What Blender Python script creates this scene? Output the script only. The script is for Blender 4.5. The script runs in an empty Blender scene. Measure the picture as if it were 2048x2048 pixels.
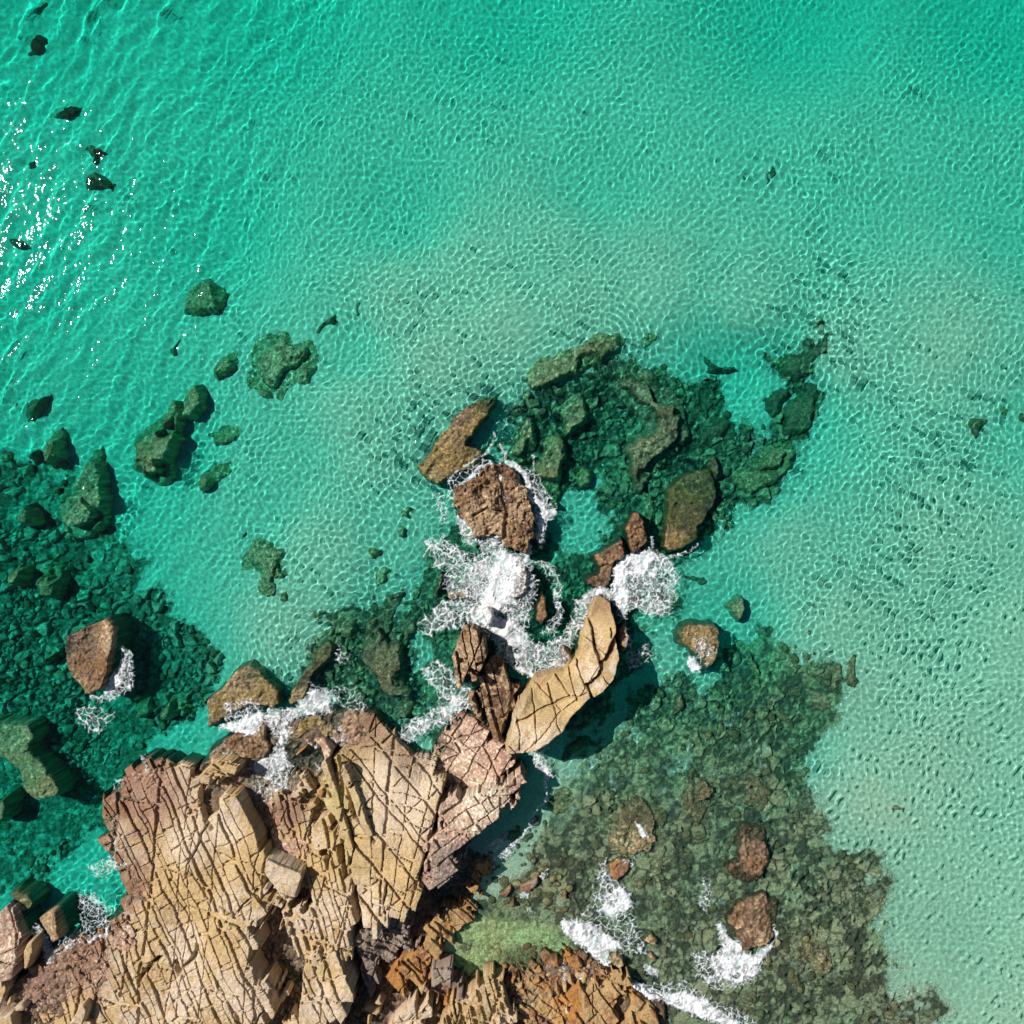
import bpy, math, random
import numpy as np
from mathutils import Vector

sc = bpy.context.scene
col = sc.collection
R = math.radians

# ------------------------------------------------------------------ camera
S = 60.0 / 2048.0          # metres per image pixel (image: u right, v down, 2048 pixels = 60 m)
H = 50.0                   # flying height of the camera above the sea
cam_d = bpy.data.cameras.new('camera'); cam = bpy.data.objects.new('camera', cam_d); col.objects.link(cam)
cam.location = (0, 0, H); cam_d.angle = 2 * math.atan(30.0 / H); cam_d.clip_end = 2000
sc.camera = cam

# ------------------------------------------------------------------ light
ELEV = 48.0
SUN_DIR = Vector((-0.90, 0.44, 0)).normalized() * math.cos(R(ELEV)) + Vector((0, 0, math.sin(R(ELEV))))
w = bpy.data.worlds.new('World'); sc.world = w; w.use_nodes = True
nt = w.node_tree
sky = nt.nodes.new('ShaderNodeTexSky'); sky.sky_type = 'NISHITA'; sky.sun_disc = False
sky.sun_elevation = R(ELEV); sky.sun_rotation = math.atan2(SUN_DIR.x, SUN_DIR.y)
nt.links.new(sky.outputs[0], nt.nodes['Background'].inputs[0]); nt.nodes['Background'].inputs[1].default_value = 0.05
sl = bpy.data.lights.new('sun', 'SUN'); so = bpy.data.objects.new('sun', sl); col.objects.link(so)
sl.energy = 5.0; sl.angle = R(0.53); sl.color = (1.0, 0.955, 0.90)
so.rotation_euler = (-SUN_DIR).to_track_quat('-Z', 'Y').to_euler()
sl.cycles.is_caustics_light = True
sc.view_settings.view_transform = 'Standard'; sc.view_settings.look = 'None'
sc.view_settings.exposure = 0.0; sc.view_settings.gamma = 1.0; sc.view_settings.use_curve_mapping = False
sc.render.engine = 'CYCLES'
cy = sc.cycles
cy.use_denoising = True
cy.max_bounces = 7; cy.diffuse_bounces = 2; cy.glossy_bounces = 2; cy.transmission_bounces = 5
cy.transparent_max_bounces = 10; cy.volume_bounces = 0
cy.use_adaptive_sampling = True; cy.adaptive_threshold = 0.02

# ------------------------------------------------------------------ numeric helpers
def smooth(t): t = np.clip(t, 0, 1); return t * t * (3 - 2 * t)
_tab = np.random.RandomState(7).rand(512, 512).astype(np.float32)
def noise(x, y, seed=0):
    x = x + seed * 37.7; y = y + seed * 91.3
    xi = np.floor(x).astype(np.int32); yi = np.floor(y).astype(np.int32)
    fx = x - xi; fy = y - yi
    fx = fx * fx * (3 - 2 * fx); fy = fy * fy * (3 - 2 * fy)
    a = _tab[yi & 511, xi & 511]; b = _tab[yi & 511, (xi + 1) & 511]
    c = _tab[(yi + 1) & 511, xi & 511]; d = _tab[(yi + 1) & 511, (xi + 1) & 511]
    return (a + (b - a) * fx) * (1 - fy) + (c + (d - c) * fx) * fy
def fbm(x, y, f, octs=4, seed=0, gain=0.5):
    s = 0; a = 1; t = 0
    for o in range(octs):
        s = s + a * (noise(x * f, y * f, seed + o * 3) * 2 - 1); t += a
        a *= gain; f *= 2.03
    return s / t
def ridged(x, y, f, octs=3, seed=0):
    s = 0; a = 1; t = 0
    for o in range(octs):
        s = s + a * (1 - np.abs(noise(x * f, y * f, seed + o * 5) * 2 - 1)); t += a; a *= .5; f *= 2.1
    return s / t
def voronoi(x, y, seed=0, jit=0.8, p=2.0):
    """cell id, distance to nearest seed, gap F2-F1 and offsets from the seed"""
    xi = np.floor(x).astype(np.int32); yi = np.floor(y).astype(np.int32)
    f1 = np.full(x.shape, 9., np.float32); f2 = f1.copy(); ident = np.zeros(x.shape, np.int32)
    ox = np.zeros(x.shape, np.float32); oy = ox.copy()
    for dy in (-1, 0, 1):
        for dx in (-1, 0, 1):
            cx = xi + dx; cyy = yi + dy
            hx = _tab[(cyy + seed * 17) & 511, (cx + seed * 31) & 511]; hy = _tab[(cyy + 211 + seed * 13) & 511, (cx + 97 + seed * 7) & 511]
            px = x - (cx + .5 + (hx - .5) * jit); py = y - (cyy + .5 + (hy - .5) * jit)
            if p == 2: d = np.sqrt(px * px + py * py)
            else: d = (np.abs(px) ** p + np.abs(py) ** p) ** (1 / p)
            n = d < f1
            f2 = np.where(n, f1, np.minimum(f2, d))
            ident = np.where(n, (cyy & 4095) * 4096 + (cx & 4095) + 1, ident)
            ox = np.where(n, px, ox); oy = np.where(n, py, oy)
            f1 = np.where(n, d, f1)
    return ident, f1, f2 - f1, ox, oy
def sdf(px, py, poly):
    """signed distance (image pixels), positive inside"""
    P = np.asarray(poly, np.float32); n = len(P)
    best = np.full(px.shape, 1e9, np.float32); inside = np.zeros(px.shape, bool)
    for i in range(n):
        x0, y0 = P[i]; x1, y1 = P[(i + 1) % n]
        ex, ey = x1 - x0, y1 - y0; L = ex * ex + ey * ey + 1e-9
        t = np.clip(((px - x0) * ex + (py - y0) * ey) / L, 0, 1)
        best = np.minimum(best, (px - x0 - t * ex) ** 2 + (py - y0 - t * ey) ** 2)
        c = ((y0 > py) != (y1 > py)) & (px < ex * (py - y0) / (ey if ey else 1e-9) + x0)
        inside ^= c
    return np.where(inside, 1, -1) * np.sqrt(best)
def line_dist(px, py, pts):
    best = np.full(px.shape, 1e9, np.float32)
    for (x0, y0), (x1, y1) in zip(pts[:-1], pts[1:]):
        ex, ey = x1 - x0, y1 - y0; L = ex * ex + ey * ey + 1e-9
        t = np.clip(((px - x0) * ex + (py - y0) * ey) / L, 0, 1)
        best = np.minimum(best, (px - x0 - t * ex) ** 2 + (py - y0 - t * ey) ** 2)
    return np.sqrt(best)
def idw(U, V, pts, p=3.0):
    n = 0; d = 0
    for u, v, z in pts:
        wgt = 1 / (((U - u) ** 2 + (V - v) ** 2 + 400.) ** (p / 2)); n = n + wgt * z; d = d + wgt
    return n / d

# enlarged image crops on which outlines were traced by eye (origin u, origin v, image pixels per crop pixel)
CROPS = dict(F=(0, 0, 1.06004), Z1=(0, 1450, .3209), Z2=(560, 1380, .3458), Z3=(800, 800, .3624), Z4=(900, 1500, .3623),
          W1=(0, 500, .2692), W2=(500, 500, .2692), W3=(0, 960, .2692), W4=(420, 960, .2692), W5=(1020, 600, .352),
          Y1=(1300, 1150, .3872), Y2=(0, 0, .2692), Y3=(1748, 600, .1553), Y4=(1050, 1150, .2692), Y5=(1350, 1728, .2070),
          X1=(0, 1748, .2747), X2=(400, 1420, .2747), X3=(650, 1748, .2747), X4=(900, 1850, .3663))
def img(crop, pts):  # points traced in a crop to full image pixels
    a, b, f = CROPS[crop]
    return [(a + p[0] * f, b + p[1] * f) + tuple(p[2:]) for p in pts]
def world(U, V, z0=0.0):
    """image pixels to metres for features standing at height z0"""
    k = (H - z0) / H if z0 > 0 else (H - .75 * z0) / H
    return (U - 1024) * S * k, (1024 - V) * S * k

# ------------------------------------------------------------------ materials
def nodes(m):
    m.use_nodes = True; t = m.node_tree; t.nodes.clear()
    return t, t.nodes.new('ShaderNodeOutputMaterial')
def add(t, kind, **kw):
    n = t.nodes.new(kind)
    for k, v in kw.items():
        if k in n.inputs.keys(): n.inputs[k].default_value = v
        else: setattr(n, k, v)
    return n
def rock_material(name, grain, bump, dist, lo=.62, hi=1.38):
    m = bpy.data.materials.new(name); t, out = nodes(m)
    p = add(t, 'ShaderNodeBsdfPrincipled'); t.links.new(p.outputs[0], out.inputs[0])
    at = add(t, 'ShaderNodeAttribute', attribute_name='Col'); tc = add(t, 'ShaderNodeTexCoord')
    geo = add(t, 'ShaderNodeNewGeometry')
    n1 = add(t, 'ShaderNodeTexNoise', Scale=grain, Detail=5.0, Roughness=.65); t.links.new(geo.outputs['Position'], n1.inputs['Vector'])
    mr = add(t, 'ShaderNodeMapRange'); mr.inputs[1].default_value = .25; mr.inputs[2].default_value = .75
    mr.inputs[3].default_value = lo; mr.inputs[4].default_value = hi
    t.links.new(n1.outputs[0], mr.inputs[0])
    mx = add(t, 'ShaderNodeVectorMath', operation='SCALE'); t.links.new(at.outputs['Color'], mx.inputs[0]); t.links.new(mr.outputs[0], mx.inputs['Scale'])
    t.links.new(mx.outputs[0], p.inputs['Base Color'])
    rr = add(t, 'ShaderNodeMapRange'); rr.inputs[3].default_value = .92; rr.inputs[4].default_value = .33
    t.links.new(at.outputs['Alpha'], rr.inputs[0]); t.links.new(rr.outputs[0], p.inputs['Roughness'])
    p.inputs['Specular IOR Level'].default_value = .35
    bp = add(t, 'ShaderNodeBump', Strength=bump, Distance=dist); t.links.new(n1.outputs[0], bp.inputs['Height']); t.links.new(bp.outputs[0], p.inputs['Normal'])
    return m
M_rock = rock_material('sandstone', 13.0, .9, .06, .5, 1.5)
M_reef = rock_material('weedy_rock', 10.0, 1.0, .09, .25, 1.85)
M_sand = rock_material('sand', 6.0, .15, .02)

m = bpy.data.materials.new('sea_water_surface'); t, out = nodes(m)
rf = add(t, 'ShaderNodeBsdfRefraction', IOR=1.333, Roughness=0.0); gl = add(t, 'ShaderNodeBsdfGlossy', Roughness=.042)
fr = add(t, 'ShaderNodeFresnel', IOR=1.333); mx = add(t, 'ShaderNodeMixShader')
t.links.new(fr.outputs[0], mx.inputs[0]); t.links.new(rf.outputs[0], mx.inputs[1]); t.links.new(gl.outputs[0], mx.inputs[2])
tc = add(t, 'ShaderNodeTexCoord'); mp = add(t, 'ShaderNodeMapping'); mp.inputs['Rotation'].default_value = (0, 0, R(35)); mp.inputs['Scale'].default_value = (1.0, .55, 1.0)
nz = add(t, 'ShaderNodeTexNoise', Scale=3.0, Detail=2.0, Roughness=.5); bp = add(t, 'ShaderNodeBump', Strength=1.0, Distance=.045)
t.links.new(tc.outputs['Object'], mp.inputs['Vector']); t.links.new(mp.outputs[0], nz.inputs['Vector']); t.links.new(nz.outputs[0], bp.inputs['Height']); t.links.new(bp.outputs[0], gl.inputs['Normal'])
t.links.new(mx.outputs[0], out.inputs[0]); M_surface = m
m = bpy.data.materials.new('sea_water_body'); t, out = nodes(m)
va = add(t, 'ShaderNodeVolumeAbsorption', Density=1.15); va.inputs['Color'].default_value = (0.0, .972, .958, 1)
t.links.new(va.outputs[0], out.inputs[1]); M_body = m
m = bpy.data.materials.new('foam'); t, out = nodes(m)
p = add(t, 'ShaderNodeBsdfPrincipled', Roughness=.7); p.inputs['Base Color'].default_value = (.80, .82, .83, 1)
at = add(t, 'ShaderNodeAttribute', attribute_name='Cover'); t.links.new(at.outputs['Fac'], p.inputs['Alpha'])
t.links.new(p.outputs[0], out.inputs[0]); M_foam = m

# ------------------------------------------------------------------ mesh helpers
def mesh(name, v, quads, mat, rgba=None, cover=None, flat=False):
    me = bpy.data.meshes.new(name)
    v = np.ascontiguousarray(v, np.float32); q = np.ascontiguousarray(quads, np.int32)
    me.vertices.add(len(v)); me.vertices.foreach_set('co', v.ravel())
    k = q.shape[1]
    me.loops.add(q.size); me.loops.foreach_set('vertex_index', q.ravel())
    me.polygons.add(len(q)); me.polygons.foreach_set('loop_start', np.arange(0, q.size, k, dtype=np.int32))
    me.update()
    if not flat: me.shade_smooth()
    if rgba is not None:
        a = me.attributes.new('Col', 'FLOAT_COLOR', 'POINT'); a.data.foreach_set('color', np.ascontiguousarray(rgba, np.float32).ravel())
    if cover is not None:
        a = me.attributes.new('Cover', 'FLOAT', 'POINT'); a.data.foreach_set('value', np.ascontiguousarray(cover, np.float32).ravel())
    me.materials.append(mat)
    return me
def link(name, me, loc=(0, 0, 0), parent=None, **props):
    o = bpy.data.objects.new(name, me); col.objects.link(o); o.location = loc
    if parent: o.parent = parent
    for k, v in props.items():
        if v: o[k] = v
    if me: o.cycles.is_caustics_receiver = True
    return o
def grid_quads(ny, nx):
    i = np.arange(ny * nx).reshape(ny, nx)
    return np.stack([i[1:, :-1], i[1:, 1:], i[:-1, 1:], i[:-1, :-1]], -1)      # v runs down, so this faces up
def compact(v, q):
    used, inv = np.unique(q.ravel(), return_inverse=True)
    return used, inv.reshape(q.shape)

# ------------------------------------------------------------------ sea floor heights (master map, 2 image pixels per step)
M0, M1, MS = -240, 2288, 2
ax = np.arange(M0, M1 + 1, MS, dtype=np.float32); MU, MV = np.meshgrid(ax, ax)
FLOOR_PTS = [(-300,-300,-3.2),(0,0,-2.9),(500,0,-2.7),(1000,0,-2.3),(1600,0,-2.35),(2048,0,-2.5),(2400,-200,-2.8),(0,600,-2.5),(400,450,-2.3),
  (800,400,-1.75),(1200,350,-1.55),(1700,350,-1.45),(2048,400,-1.55),(2300,500,-1.5),(700,700,-1.45),(880,720,-1.0),(1000,650,-1.0),(1150,600,-1.1),(1700,700,-1.1),(800,620,-1.12),(950,560,-1.15),(1100,520,-1.2),(720,820,-1.15),(770,920,-1.15),(1300,560,-1.15),(1500,600,-1.2),(560,900,-1.45),
  (1900,700,-1.0),(1960,760,-1.15),(2048,850,-1.35),(500,1000,-1.5),(650,1100,-1.1),(600,1250,-1.05),(100,800,-2.1),(50,1000,-2.7),(100,1200,-2.6),(180,900,-2.3),(330,900,-2.2),
  (250,1350,-2.3),(100,1550,-2.4),(-200,1300,-2.4),(800,1050,-1.3),(800,1250,-1.4),(1200,900,-1.8),(1550,800,-1.9),(1480,760,-2.1),(1500,950,-1.7),(1600,1100,-1.15),(1900,1100,-.95),
  (2048,1300,-.85),(2300,1300,-.9),(1750,1400,-.85),(1800,1550,-.7),(1750,1600,-.5),(2000,1600,-.8),(1900,1800,-.65),(2048,2048,-.5),(2300,2200,-.4),(1800,2000,-.5),
  (1450,1250,-1.7),(1300,1350,-1.3),(1200,1500,-1.0),(1100,1650,-.7),(1000,1850,-.28),(1000,1770,-.36),(1250,1750,-.6),(1500,1900,-.5),
  (1600,1950,-.55),(1500,1600,-.9),(1600,1500,-1.1),(1650,1700,-.75),(1150,1200,-1.8),(1060,1100,-1.8),(900,1150,-1.5),(1700,1250,-.95),(1640,1680,-.7)]
def depth(z): return np.interp(z, [-4, -2.9, -2.3, -1.45, -1.15, -.85, -.5, -.3, 5], [-4.6, -3.4, -2.75, -1.55, -.95, -.56, -.32, -.22, 5])
MF = depth(idw(MU, MV, FLOOR_PTS, 3.0)).astype(np.float32) + .05 * fbm(MU, MV, .006, 3, 5) + .012 * fbm(MU, MV, .05, 2, 9)
REEF_ZONES = [
  img('F', [(-140,840),(60,860),(130,890),(200,1000),(260,1050),(240,1110),(330,1130),(400,1200),(425,1250),(400,1330),(300,1400),(190,1550),(110,1640),(-140,1780)]),
  img('W5', [(-20,640),(40,540),(200,460),(350,430),(560,320),(800,340),(1050,430),(1220,400),(1250,560),(1230,660),(1330,700),(1430,720),(1560,560),(1500,440),(1500,250),(1650,270),(1800,150),(1840,200),(1700,440),(1780,440),(1750,620),(1700,720),(1640,830),(1560,1030),(1380,1140),(1250,1170),(1180,1280),(1080,1390),(860,1480),(640,1480),(480,1420),(520,1260),(570,1100),(560,960),(480,1060),(400,1080),(300,1150),(150,1150),(0,1000)]),
  img('Z3', [(120,760),(300,640),(520,700),(760,760),(900,800),(1050,860),(1250,900),(1500,960),(1520,1180),(1320,1300),(1270,1500),(1000,1900),(700,1500),(420,1500),(400,1750),(250,1860),(60,1800),(60,1480),(200,1400),(60,1240)]),
  img('F', [(1120,1390),(1230,1300),(1330,1270),(1420,1190),(1560,1240),(1610,1260),(1590,1330),(1530,1400),(1540,1500),(1570,1600),(1640,1590),(1660,1700),(1640,1760),(1690,1850),(1760,1900),(1790,2110),(1250,2110),(1080,1850),(1050,1740),(960,1690),(1000,1600),(1060,1540),(1080,1460)]),
  img('W4', [(850,1130),(1100,1000),(1400,820),(1500,1100),(1520,1600),(1640,1720),(1500,1932),(900,1700),(700,1600)]),
  img('F', [(880,1690),(1030,1640),(1080,1700),(1080,1800),(1000,1850),(880,1840)]),
]
REEF_D = [.42, .32, .22, .22, .26, .10]
MZ = np.zeros_like(MU); MC = np.zeros(MU.shape, np.float32)       # reef cover and a per stone shade
wu = MU + 55 * fbm(MU, MV, .012, 4, 31, .6); wv = MV + 55 * fbm(MU, MV, .012, 4, 41, .6)
for zi, zp in enumerate(REEF_ZONES):
    dz = smooth((sdf(wu, wv, zp) + 12 + 34 * fbm(MU, MV, .035, 4, 43 + zi, .65)) / 30.)
    i1, f1, gap, ox, oy = voronoi((MU + 9 * fbm(MU, MV, .05, 3, 51)) / 27, (MV + 9 * fbm(MU, MV, .05, 3, 61)) / 24, 3 + zi, .95)
    i2, g1, gap2, px, py = voronoi((MU + 4 * fbm(MU, MV, .1, 2, 71)) / 12.5, (MV + 4 * fbm(MU, MV, .1, 2, 81)) / 11, 13 + zi, .95)
    i1 = i1.astype(np.int64); i2 = i2.astype(np.int64)
    h1 = _tab[(i1 * 7) & 511, (i1 >> 9) & 511]; h2 = _tab[(i2 * 7) & 511, (i2 >> 9) & 511]; t1 = _tab[(i1 * 11) & 511, (i1 >> 7) & 511] - .5; t2 = _tab[(i1 * 13) & 511, (i1 >> 6) & 511] - .5
    big = noise(MU / 30, MV / 30, zi + 60) > .42
    stone = (.3 + .9 * smooth(.5 + 2.2 * fbm(MU, MV, .009, 3, 64 + zi))) * np.where(big, smooth(gap * 3.5) * (.25 + 1.2 * h1 + 1.1 * (t1 * ox + t2 * oy)), smooth(gap2 * 3) * (.15 + .75 * h2))
    lump = REEF_D[zi] * (stone + .55 * fbm(MU, MV, .012, 3, 8) + .25 * fbm(MU, MV, .15, 3, 9) - .25) + (.10 if zi < 5 else .03) * (ridged(MU + 5 * fbm(MU, MV, .06, 2, 14), MV, .07, 3, 12) - .62) * 1.6
    if zi == 3: lump = lump + .12 * smooth((MV - 1300) / 300) * smooth((MV - 1300) / 300 + (1600 - MU) / 300)
    up = dz > MZ
    MC = np.where(up, np.where(big, h1, h2) * (.45 + .55 * smooth(np.where(big, gap * 4, gap2 * 3))), MC)
    MF = MF + np.clip(dz - MZ, 0, 1) * lump
    MZ = np.maximum(MZ, dz)
MF = np.where(MZ > .3, np.minimum(MF, -.10 - .12 * noise(MU / 40, MV / 40, 66)), MF)
MH = MF.copy()                                     # grows as rocks are added; foam is draped over it
MK = np.zeros_like(MF)                             # reference height of what stands there
def sample(A, U, V):
    x = np.clip((U - M0) / MS, 0, A.shape[1] - 1.001); y = np.clip((V - M0) / MS, 0, A.shape[0] - 1.001)
    xi = x.astype(np.int32); yi = y.astype(np.int32); fx = x - xi; fy = y - yi
    return (A[yi, xi] * (1 - fx) + A[yi, xi + 1] * fx) * (1 - fy) + (A[yi + 1, xi] * (1 - fx) + A[yi + 1, xi + 1] * fx) * fy

MFS = depth(idw(MU, MV, FLOOR_PTS, 3.0))          # floor without its stones
# ------------------------------------------------------------------ rock colours
TAN = (.52, .365, .175); PALE = (.62, .49, .35); PINK = (.43, .27, .19); BROWN = (.15, .085, .05); GREY = (.27, .205, .165)
ORANGE = (.42, .19, .05); OLIVE = (.34, .285, .13); DEEP = (.15, .145, .07); RUST = (.25, .11, .05); CRUST = (.40, .29, .19); SANDY = (.60, .43, .17)
KIND = {   # colours mixed by broad, middle and fine patches, then the colour of the tide band
  'dry': (TAN, PALE, (.42, .285, .135), RUST), 'pink': (PINK, (.52, .37, .27), (.30, .17, .12), BROWN), 'brown': ((.20, .115, .055), (.36, .25, .15), (.11, .06, .035), (.12, .07, .038)),
  'grey': (GREY, (.35, .27, .21), (.20, .15, .12), RUST), 'orange': (ORANGE, (.46, .31, .14), RUST, BROWN), 'weed': ((.21, .15, .055), (.30, .22, .11), (.10, .07, .035), (.10, .08, .04)),
  'reef': (OLIVE, (.46, .38, .20), (.17, .16, .075), DEEP), 'reefbrown': ((.28, .19, .10), (.40, .29, .16), (.14, .095, .05), DEEP), 'base': ((.13, .085, .055), (.21, .15, .10), (.08, .05, .035), (.08, .052, .035)),  # base: wet weedy bedrock, its colour also darkened to deepen the cleft shadows
  'deep': ((.12, .13, .07), (.20, .19, .09), (.07, .085, .05), DEEP)}
SPOTS = [(*img('Z2', [(700, 560)])[0], 95, PALE, .8), (*img('Z2', [(1150, 640)])[0], 60, (.60, .46, .34), .8), (*img('Z2', [(480, 260)])[0], 55, (.30, .19, .12), .8),
         (*img('Z2', [(720, 400)])[0], 42, (.30, .20, .12), .6), (*img('Z1', [(880, 430)])[0], 95, (.36, .22, .15), .85), (*img('Z1', [(1180, 720)])[0], 50, PALE, .85),
         (*img('Z1', [(700, 1000)])[0], 75, (.30, .19, .12), .75), (*img('Z1', [(480, 1500)])[0], 70, (.30, .18, .12), .75), (*img('Z1', [(1520, 1640)])[0], 60, PALE, .7), (*img('Z2', [(680, 1620)])[0], 14, SANDY, 1.),
         (*img('Z2', [(1000, 950)])[0], 45, GREY, .8), (*img('Z2', [(950, 1060)])[0], 30, GREY, .8), (*img('Z1', [(1780, 560)])[0], 40, (.28, .17, .11), .85), (*img('Z1', [(250, 1600)])[0], 40, (.24, .14, .1), .7),
         (*img('Z3', [(1130, 1150)])[0], 28, (.33, .2, .11), .75), (*img('Z2', [(340, 620)])[0], 60, (.44, .34, .14), .6), (*img('Z2', [(400, 900)])[0], 70, (.46, .33, .14), .5)]
def colour(kind, U, V, z, seed):
    A, B, C, D = (np.array(c, np.float32) for c in KIND[kind])
    n1 = fbm(U, V, .012, 3, seed + 1); n2 = fbm(U, V, .045, 3, seed + 2); n3 = fbm(U, V, .17, 3, seed + 3)
    c = A + (B - A) * smooth(.5 + n1 * 1.6 + n2 * .7)[..., None]
    c = c + (C - c) * (smooth(n2 * 1.8 + n3 * 1.4 - .1))[..., None]
    if kind in ('dry', 'pink', 'base'):
        for u, v, r, cc, a in SPOTS:
            k = a * np.exp(-((U - u) ** 2 + (V - v) ** 2) / (r * r)) ; k = smooth(k * 1.3 + .35 * n2 * k)
            c = c + (np.array(cc, np.float32) - c) * k[..., None]
    wet = smooth((.42 + .3 * n2 + .15 * n3 - z) / .3)
    if kind in ('dry', 'pink', 'grey', 'orange', 'brown'): c = c + (D - c) * (wet * .75)[..., None]
    if kind in ('brown', 'weed', 'base', 'reefbrown', 'reef', 'pink'):
        sp = smooth((noise(U * .33, V * .33, seed + 4) - .6) * 4); c = c * (1 + .9 * sp)[..., None]
        sp = smooth((noise(U * .29, V * .29, seed + 9) - .62) * 5); c = c * (1 - .45 * sp)[..., None]
    c = c * (1 + .16 * n3)[..., None]
    return np.concatenate([np.clip(c, .01, .8), np.clip(wet, 0, 1)[..., None]], -1).astype(np.float32)

SEED = [100]
def rot(U, V, a):
    ca, sa = math.cos(R(a)), math.sin(R(a)); return U * ca + V * sa, -U * sa + V * ca
def brick(x, y, seed, merge=.5):
    """long joints with staggered cross joints: ident, gap along x and y (cell units), offsets, opening of the nearest joint"""
    hsh = lambda i, k: _tab[(i * 3 + seed * 17) & 511, (k * 5 + seed * 31 + 7) & 511]
    def split(t, row):
        k = np.floor(t).astype(np.int32)
        bd = lambda q: q + .93 * (hsh(q, row) - .5)
        b0, b1 = bd(k), bd(k + 1)
        k = np.where(t < b0, k - 1, np.where(t >= b1, k + 1, k))
        return k, bd
    r, bd = split(y, np.zeros_like(y, dtype=np.int32)); lo, hi = bd(r), bd(r + 1)
    open_ = lambda q, row: .22 + 2.0 * hsh(q + 101, row + 57) ** 2.4
    z0 = np.zeros_like(r)
    gy = np.minimum((y - lo) / open_(r, z0), (hi - y) / open_(r + 1, z0)); oy = (y - lo) / (hi - lo) - .5
    xs = x + 9.7 * hsh(r + 11, z0 + 3)
    c, bc = split(xs, r + 1)
    om = lambda q: (hsh(q + 41, r + 29) < merge) & ((q & 1) == 1)
    left = np.where(om(c), c - 1, c); right = np.where(om(c + 1), c + 2, c + 1)
    lo, hi = bc(left), bc(right)
    gx = np.minimum((xs - lo) / open_(left, r + 5), (hi - xs) / open_(right, r + 5)); ox = (xs - lo) / (hi - lo) - .5
    return (r & 2047) * 2048 + (left & 2047) + 1, gx, gy, ox, oy
def blocks(U, V, j, seed):
    """joint pattern: ident, gap to the next block (image pixels), tilt"""
    wp = j.get('warp', 6) * .5
    u = U + wp * fbm(U, V, .02, 3, seed + 21) + 1.1 * fbm(U, V, .13, 2, seed + 23); v = V + wp * fbm(U, V, .02, 3, seed + 22) + 1.1 * fbm(U, V, .13, 2, seed + 24)
    if 'fan' in j:
        cx, cyy = j['fan']; rr = np.hypot(u - cx, v - cyy); a = np.arctan2(v - cyy, u - cx) * j.get('rad', 300)
        x, y = rr / j['sv'], a / j['su']; sx, sy = j['sv'], j['su']
    else:
        x, y = rot(u, v, j['ang']); sx, sy = j['su'], j['sv']; x = x / sx; y = y / sy
    if j.get('cells'):
        ident, f1, gap, ox, oy = voronoi(x, y, seed % 200, j.get('jit', .9), 2.0)
        return ident, gap * min(sx, sy), ox, oy
    i1, gx, gy, ox, oy = brick(x, y, seed % 100)
    gap = np.minimum(gx * sx, gy * sy)
    x2, y2 = rot(u, v, j.get('ang', 60) + 33); m = j.get('master', 3.2)
    i2, hx, hy, px, py = brick(x2 / (sx * m), y2 / (sy * m * .9), seed % 100 + 50, .5)
    gap = np.minimum(gap, np.minimum(hx * sx, hy * sy * .9) * m * .8)
    return ((i1 * 7 + i2 * 1013) & 0xffffff) + 1, gap, ox + .5 * px, oy + .5 * py
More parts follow.
